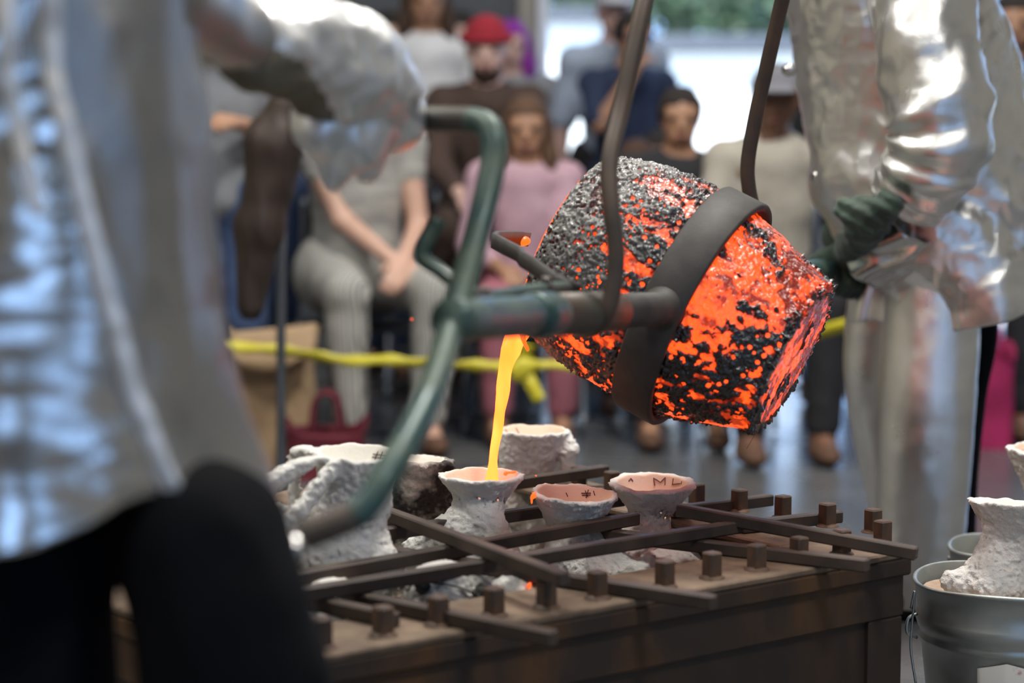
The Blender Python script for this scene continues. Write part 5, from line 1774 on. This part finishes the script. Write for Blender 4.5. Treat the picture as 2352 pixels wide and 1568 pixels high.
v, f = implicit([ell(HPr(0, .0, .06), V(.105, .125, .085), hr2), ell(HPr(0, .12, .05), V(.07, .06, .012), hr2)], .008, lambda p, F: np.maximum(F, hdc[2] + .03 - p[..., 2]))
add('hard_hat', v, f, cloth('white_helmet', (.6, .6, .58), rough=.3), rw)
rowsR = [(-160, 1880, 2200), (-60, 1815, 2250), (0, 1812, 2275), (100, 1822, 2315), (200, 1834, 2350), (300, 1850, 2372), (400, 1868, 2390), (480, 1895, 2402), (540, 1925, 2408), (600, 1965, 2414), (660, 2005, 2420), (700, 2025, 2424), (800, 2030, 2430)]


def hemR(p_):
    l, r = 2029, 2426
    x = (l + r) / 2 + (r - l) / 2 * math.cos(p_)
    b_ = float(np.interp(x, [2029, 2100, 2250, 2352, 2430], [773, 756, 722, 694, 676]))
    return b_ if math.sin(p_) >= 0 else b_ - 12


def ridged(p, seed):
    return .5 - np.abs(vnoise(p, seed)) - .5 * np.abs(vnoise(p * 2.1 + 3.3, seed + 1))


def foldR(o, ph):
    a = .018 * fbm(o * V(7, 7, 4.5), 3, 61) + .010 * ridged(o * V(11, 11, 8) + .6 * fbm(o * 9, 2, 4)[..., None], 66) + .003 * ridged(o * V(30, 30, 24), 68)
    dg = o[..., 0] * .75 + o[..., 2] * .65
    a = a + .009 * np.sin(dg * 44 + 4 * fbm(o * 5, 2, 9)) * np.clip(1 - np.abs(o[..., 2] - .95) / .22, 0, 1)
    return a + .016 * np.clip((.86 - o[..., 2]) / .16, 0, 1) * np.sin(ph * 5 + 1)


g = shell_loft(rowsR, hemR, RY, .20, 240, 190, -.6, 2 * math.pi - .62, foldR, -170)
sheet('jacket', g, M['silver_weave'], rw, .004)
# front flap behind, dropping lower under the cuff
fl = []
for i, u in enumerate(np.linspace(0, 1, 24)):
    for j, q in enumerate(np.linspace(0, 1, 30)):
        x = 1958 + (2070 - 1958) * u + 10 * math.sin(q * 5) * (1 - u)
        y = 560 + (np.interp(u, [0, .5, 1], [742, 735, 750]) - 560) * q
        fl.append(P(x, y, RY + .02 - .10 * u) + V(0, .010 * math.sin(u * 14 + q * 2), 0))
v, f = solidify(np.array(fl), [tuple(q) for q in grid_faces(24, 30)], .004)
add('jacket_flap', v, f, M['silver_weave'], rw)
for (x, y) in ((1812, 160), (1878, 405)):
    c = P(x, y, RY - .05)
    v, f = lathe([(-.012, .004), (-.010, .013), (0, .016), (.010, .013), (.014, .001)], c, (-.7, -.7, 0), 18)
    add('snap', v, f, M['silver_gloss'], rw)
v, f = tube(catmull([P(1990, -60, RY - .19), P(2005, 60, RY - .205), P(2035, 160, RY - .20), P(2050, 230, RY - .19)], 8), .003, 8)
add('armhole_seam', v, f, M['silver_weave'], rw)
slv = catmull([P(2135, -190, 4.36), P(2128, -60, 4.31), P(2130, 90, 4.27), P(2150, 220, 4.24), P(2158, 310, 4.23), P(2130, 385, 4.25), P(2100, 430, 4.28), P(2078, 462, 4.30)], 14)


def slv_fn(s, a):
    q = np.stack([np.cos(a), np.sin(a), np.full_like(a, s * 7)], -1)
    b_ = .07 * np.sin(s * 44 + 2.2 * np.sin(a + 1) + 2 * math.sin(s * 9)) * math.exp(-((s - .62) / .28) ** 2)
    return 1 + .10 * fbm(q * 1.5, 3, 71) + b_ + .025 * fbm(q * 6, 2, 75)


v, f = tube(slv, [.10, .104, .108, .112, .110, .098, .088, .084], 56, fn=slv_fn)
add('sleeve', v, f, M['silver_weave'], rw)
slv3 = catmull([shF + V(0, 0, .03), shF * .4 + elF * .6, elF, elF * .3 + wrF * .7], 10)
v, f = tube(slv3, [.095, .088, .08, .07], 32, fn=wr_fn(.06, 8))
add('sleeve', v, f, M['silver_weave'], rw)
v, f = implicit([cone(shN, shF, .085, .085, .03), cone(shc - V(0, 0, .02), shc - V(0, 0, .12), .13, .16, .05), cone(shc + V(0, 0, .04), shc + V(0, 0, .075), .075, .07, .02)], .010, lambda p, F: np.maximum(F, .06 - np.linalg.norm(p - (shc + V(0, 0, .13)), axis=-1)), lambda p: .006 * fbm(p * 14, 2, 3))
add('yoke', v, f, M['silver_weave'], rw)
# wide open cuff
cA, cB = P(2072, 520, 4.36), P(1990, 612, 4.42)
cd = nrm(cB - cA)
cpath = [cA - cd * .02, cA + cd * .03, cA + cd * .07, cB]
v, f = tube(catmull(cpath, 10), [.070, .076, .080, .074], 48, cap=False, fn=lambda s, a: 1 + .10 * np.sin(3 * a + 2.5 * s) * s + .05 * np.sin(7 * a - 9 * s))
v, f = solidify(v, f, .006)
add('cuff', v, f, M['silver_gloss'], rw, 'wide shiny cuff')
# gloved hands round the pipe
pd = nrm(fare - farp)
pc = P(1938, 632, 4.53)
glv = [cone(P(2040, 472, 4.20), P(1992, 505, 4.26), .030, .044, .02), cone(P(2000, 490, 4.22), P(1940, 478, 4.26), .030, .022, .02), cone(P(1992, 505, 4.26), P(1968, 560, 4.38), .044, .042, .03), cone(P(1968, 560, 4.38), pc + V(0, -.02, .038), .042, .036, .02)]
nn = nrm(np.cross(pd, V(0, 0, 1)))
if nn[1] > 0: nn = -nn
for i in range(4):
    c = pc + pd * (.052 - .034 * i) - pd * .015
    ang = [1.45, .55, -.45, -1.25]
    rr = .046 - .002 * abs(i - 1)
    pts_ = [c + (nn * math.cos(a_) + V(0, 0, 1) * math.sin(a_)) * rr for a_ in ang]
    glv += [cone(pts_[0], pts_[1], .0165, .0155, .008), cone(pts_[1], pts_[2], .0155, .0145, .006), cone(pts_[2], pts_[3], .0145, .0125, .006)]
th0 = pc - pd * .05 + V(0, 0, .045)
glv += [cone(P(1950, 575, 4.47), P(1895, 592, 4.45), .026, .020, .012), cone(P(1895, 592, 4.45), P(1868, 600, 4.43), .020, .016, .008)]
v, f = implicit(glv, .0042, None, lambda p: .0035 * fbm(p * 50, 2, 17) + .003 * np.sin(p[..., 2] * 190 + p[..., 0] * 120) * np.clip((p[..., 2] - .84) / .03, 0, 1))
add('glove', v, f, M['green_glove'], rw)
g2 = [cone(P(1945, 470, 4.62), P(1925, 545, 4.62), .036, .036, .02), cone(P(1925, 545, 4.62), P(1945, 600, 4.64), .034, .03, .02)]
for i in range(4):
    q = P(1925 + 12 * i, 590 + 2 * i, 4.60)
    g2 += [cone(P(1930 + 6 * i, 560, 4.62), q, .016, .015, .006), cone(q, P(1935 + 12 * i, 630, 4.59), .015, .013, .006)]
g2.append(cone(P(1940, 550, 4.64), P(1975, 590, 4.66), .016, .014, .006))
v, f = implicit(g2, .005, None, lambda p: .003 * fbm(p * 50, 2, 19))
add('glove', v, f, M['green_glove'], rw)
# silver leggings over dark trousers


def leg_fn(seed):
    def fn(s, a):
        q = np.stack([np.cos(a) * 1.2, np.sin(a) * 1.2, np.full_like(a, s * 3)], -1)
        return 1 + .06 * fbm(q, 3, seed) + .02 * fbm(q * V(2, 2, 9), 2, seed + 3)
    return fn


lp = catmull([P(2140, 640, RY - .06), P(2138, 760, RY - .08), P(2132, 900, RY - .10), P(2126, 1050, RY - .10), P(2118, 1180, RY - .09), P(2110, 1290, RY - .08), P(2105, 1385, RY - .08)], 12)
v, f = tube(lp, [.108, .106, .105, .101, .098, .095, .095], 56, fn=leg_fn(81), flat=.9)
add('legging', v, f, M['silver_weave'], rw)
lp = catmull([P(2035, 640, RY + .12), P(2020, 760, RY + .13), P(2010, 880, RY + .14), P(2030, 1000, RY + .18), P(2062, 1150, RY + .22), P(2080, 1370, RY + .24)], 12)
v, f = tube(lp, [.09, .085, .074, .078, .078, .08], 48, fn=leg_fn(85), flat=.9)
add('legging', v, f, M['silver_weave'], rw)
v, f = tube(catmull([P(2180, 640, RY + .02), P(2205, 760, RY + .03), P(2190, 900, RY + .04), P(2175, 1100, RY + .06), P(2165, 1380, RY + .06)], 8), [.11, .085, .075, .07, .07], 24)
add('trousers', v, f, M['black_cloth'], rw)
for a_ in (an1, an2):
    v, f = implicit([ell(a_ + fw2 * .06 - V(0, 0, .045), V(.052, .14, .045), hr2), cone(a_ + V(0, 0, .03), a_ - V(0, 0, .04), .055, .052)], .008, lambda p, F: np.maximum(F, .003 - p[..., 2]))
    add('boot', v, f, cloth('boot_leather', (.03, .022, .016)), rw)
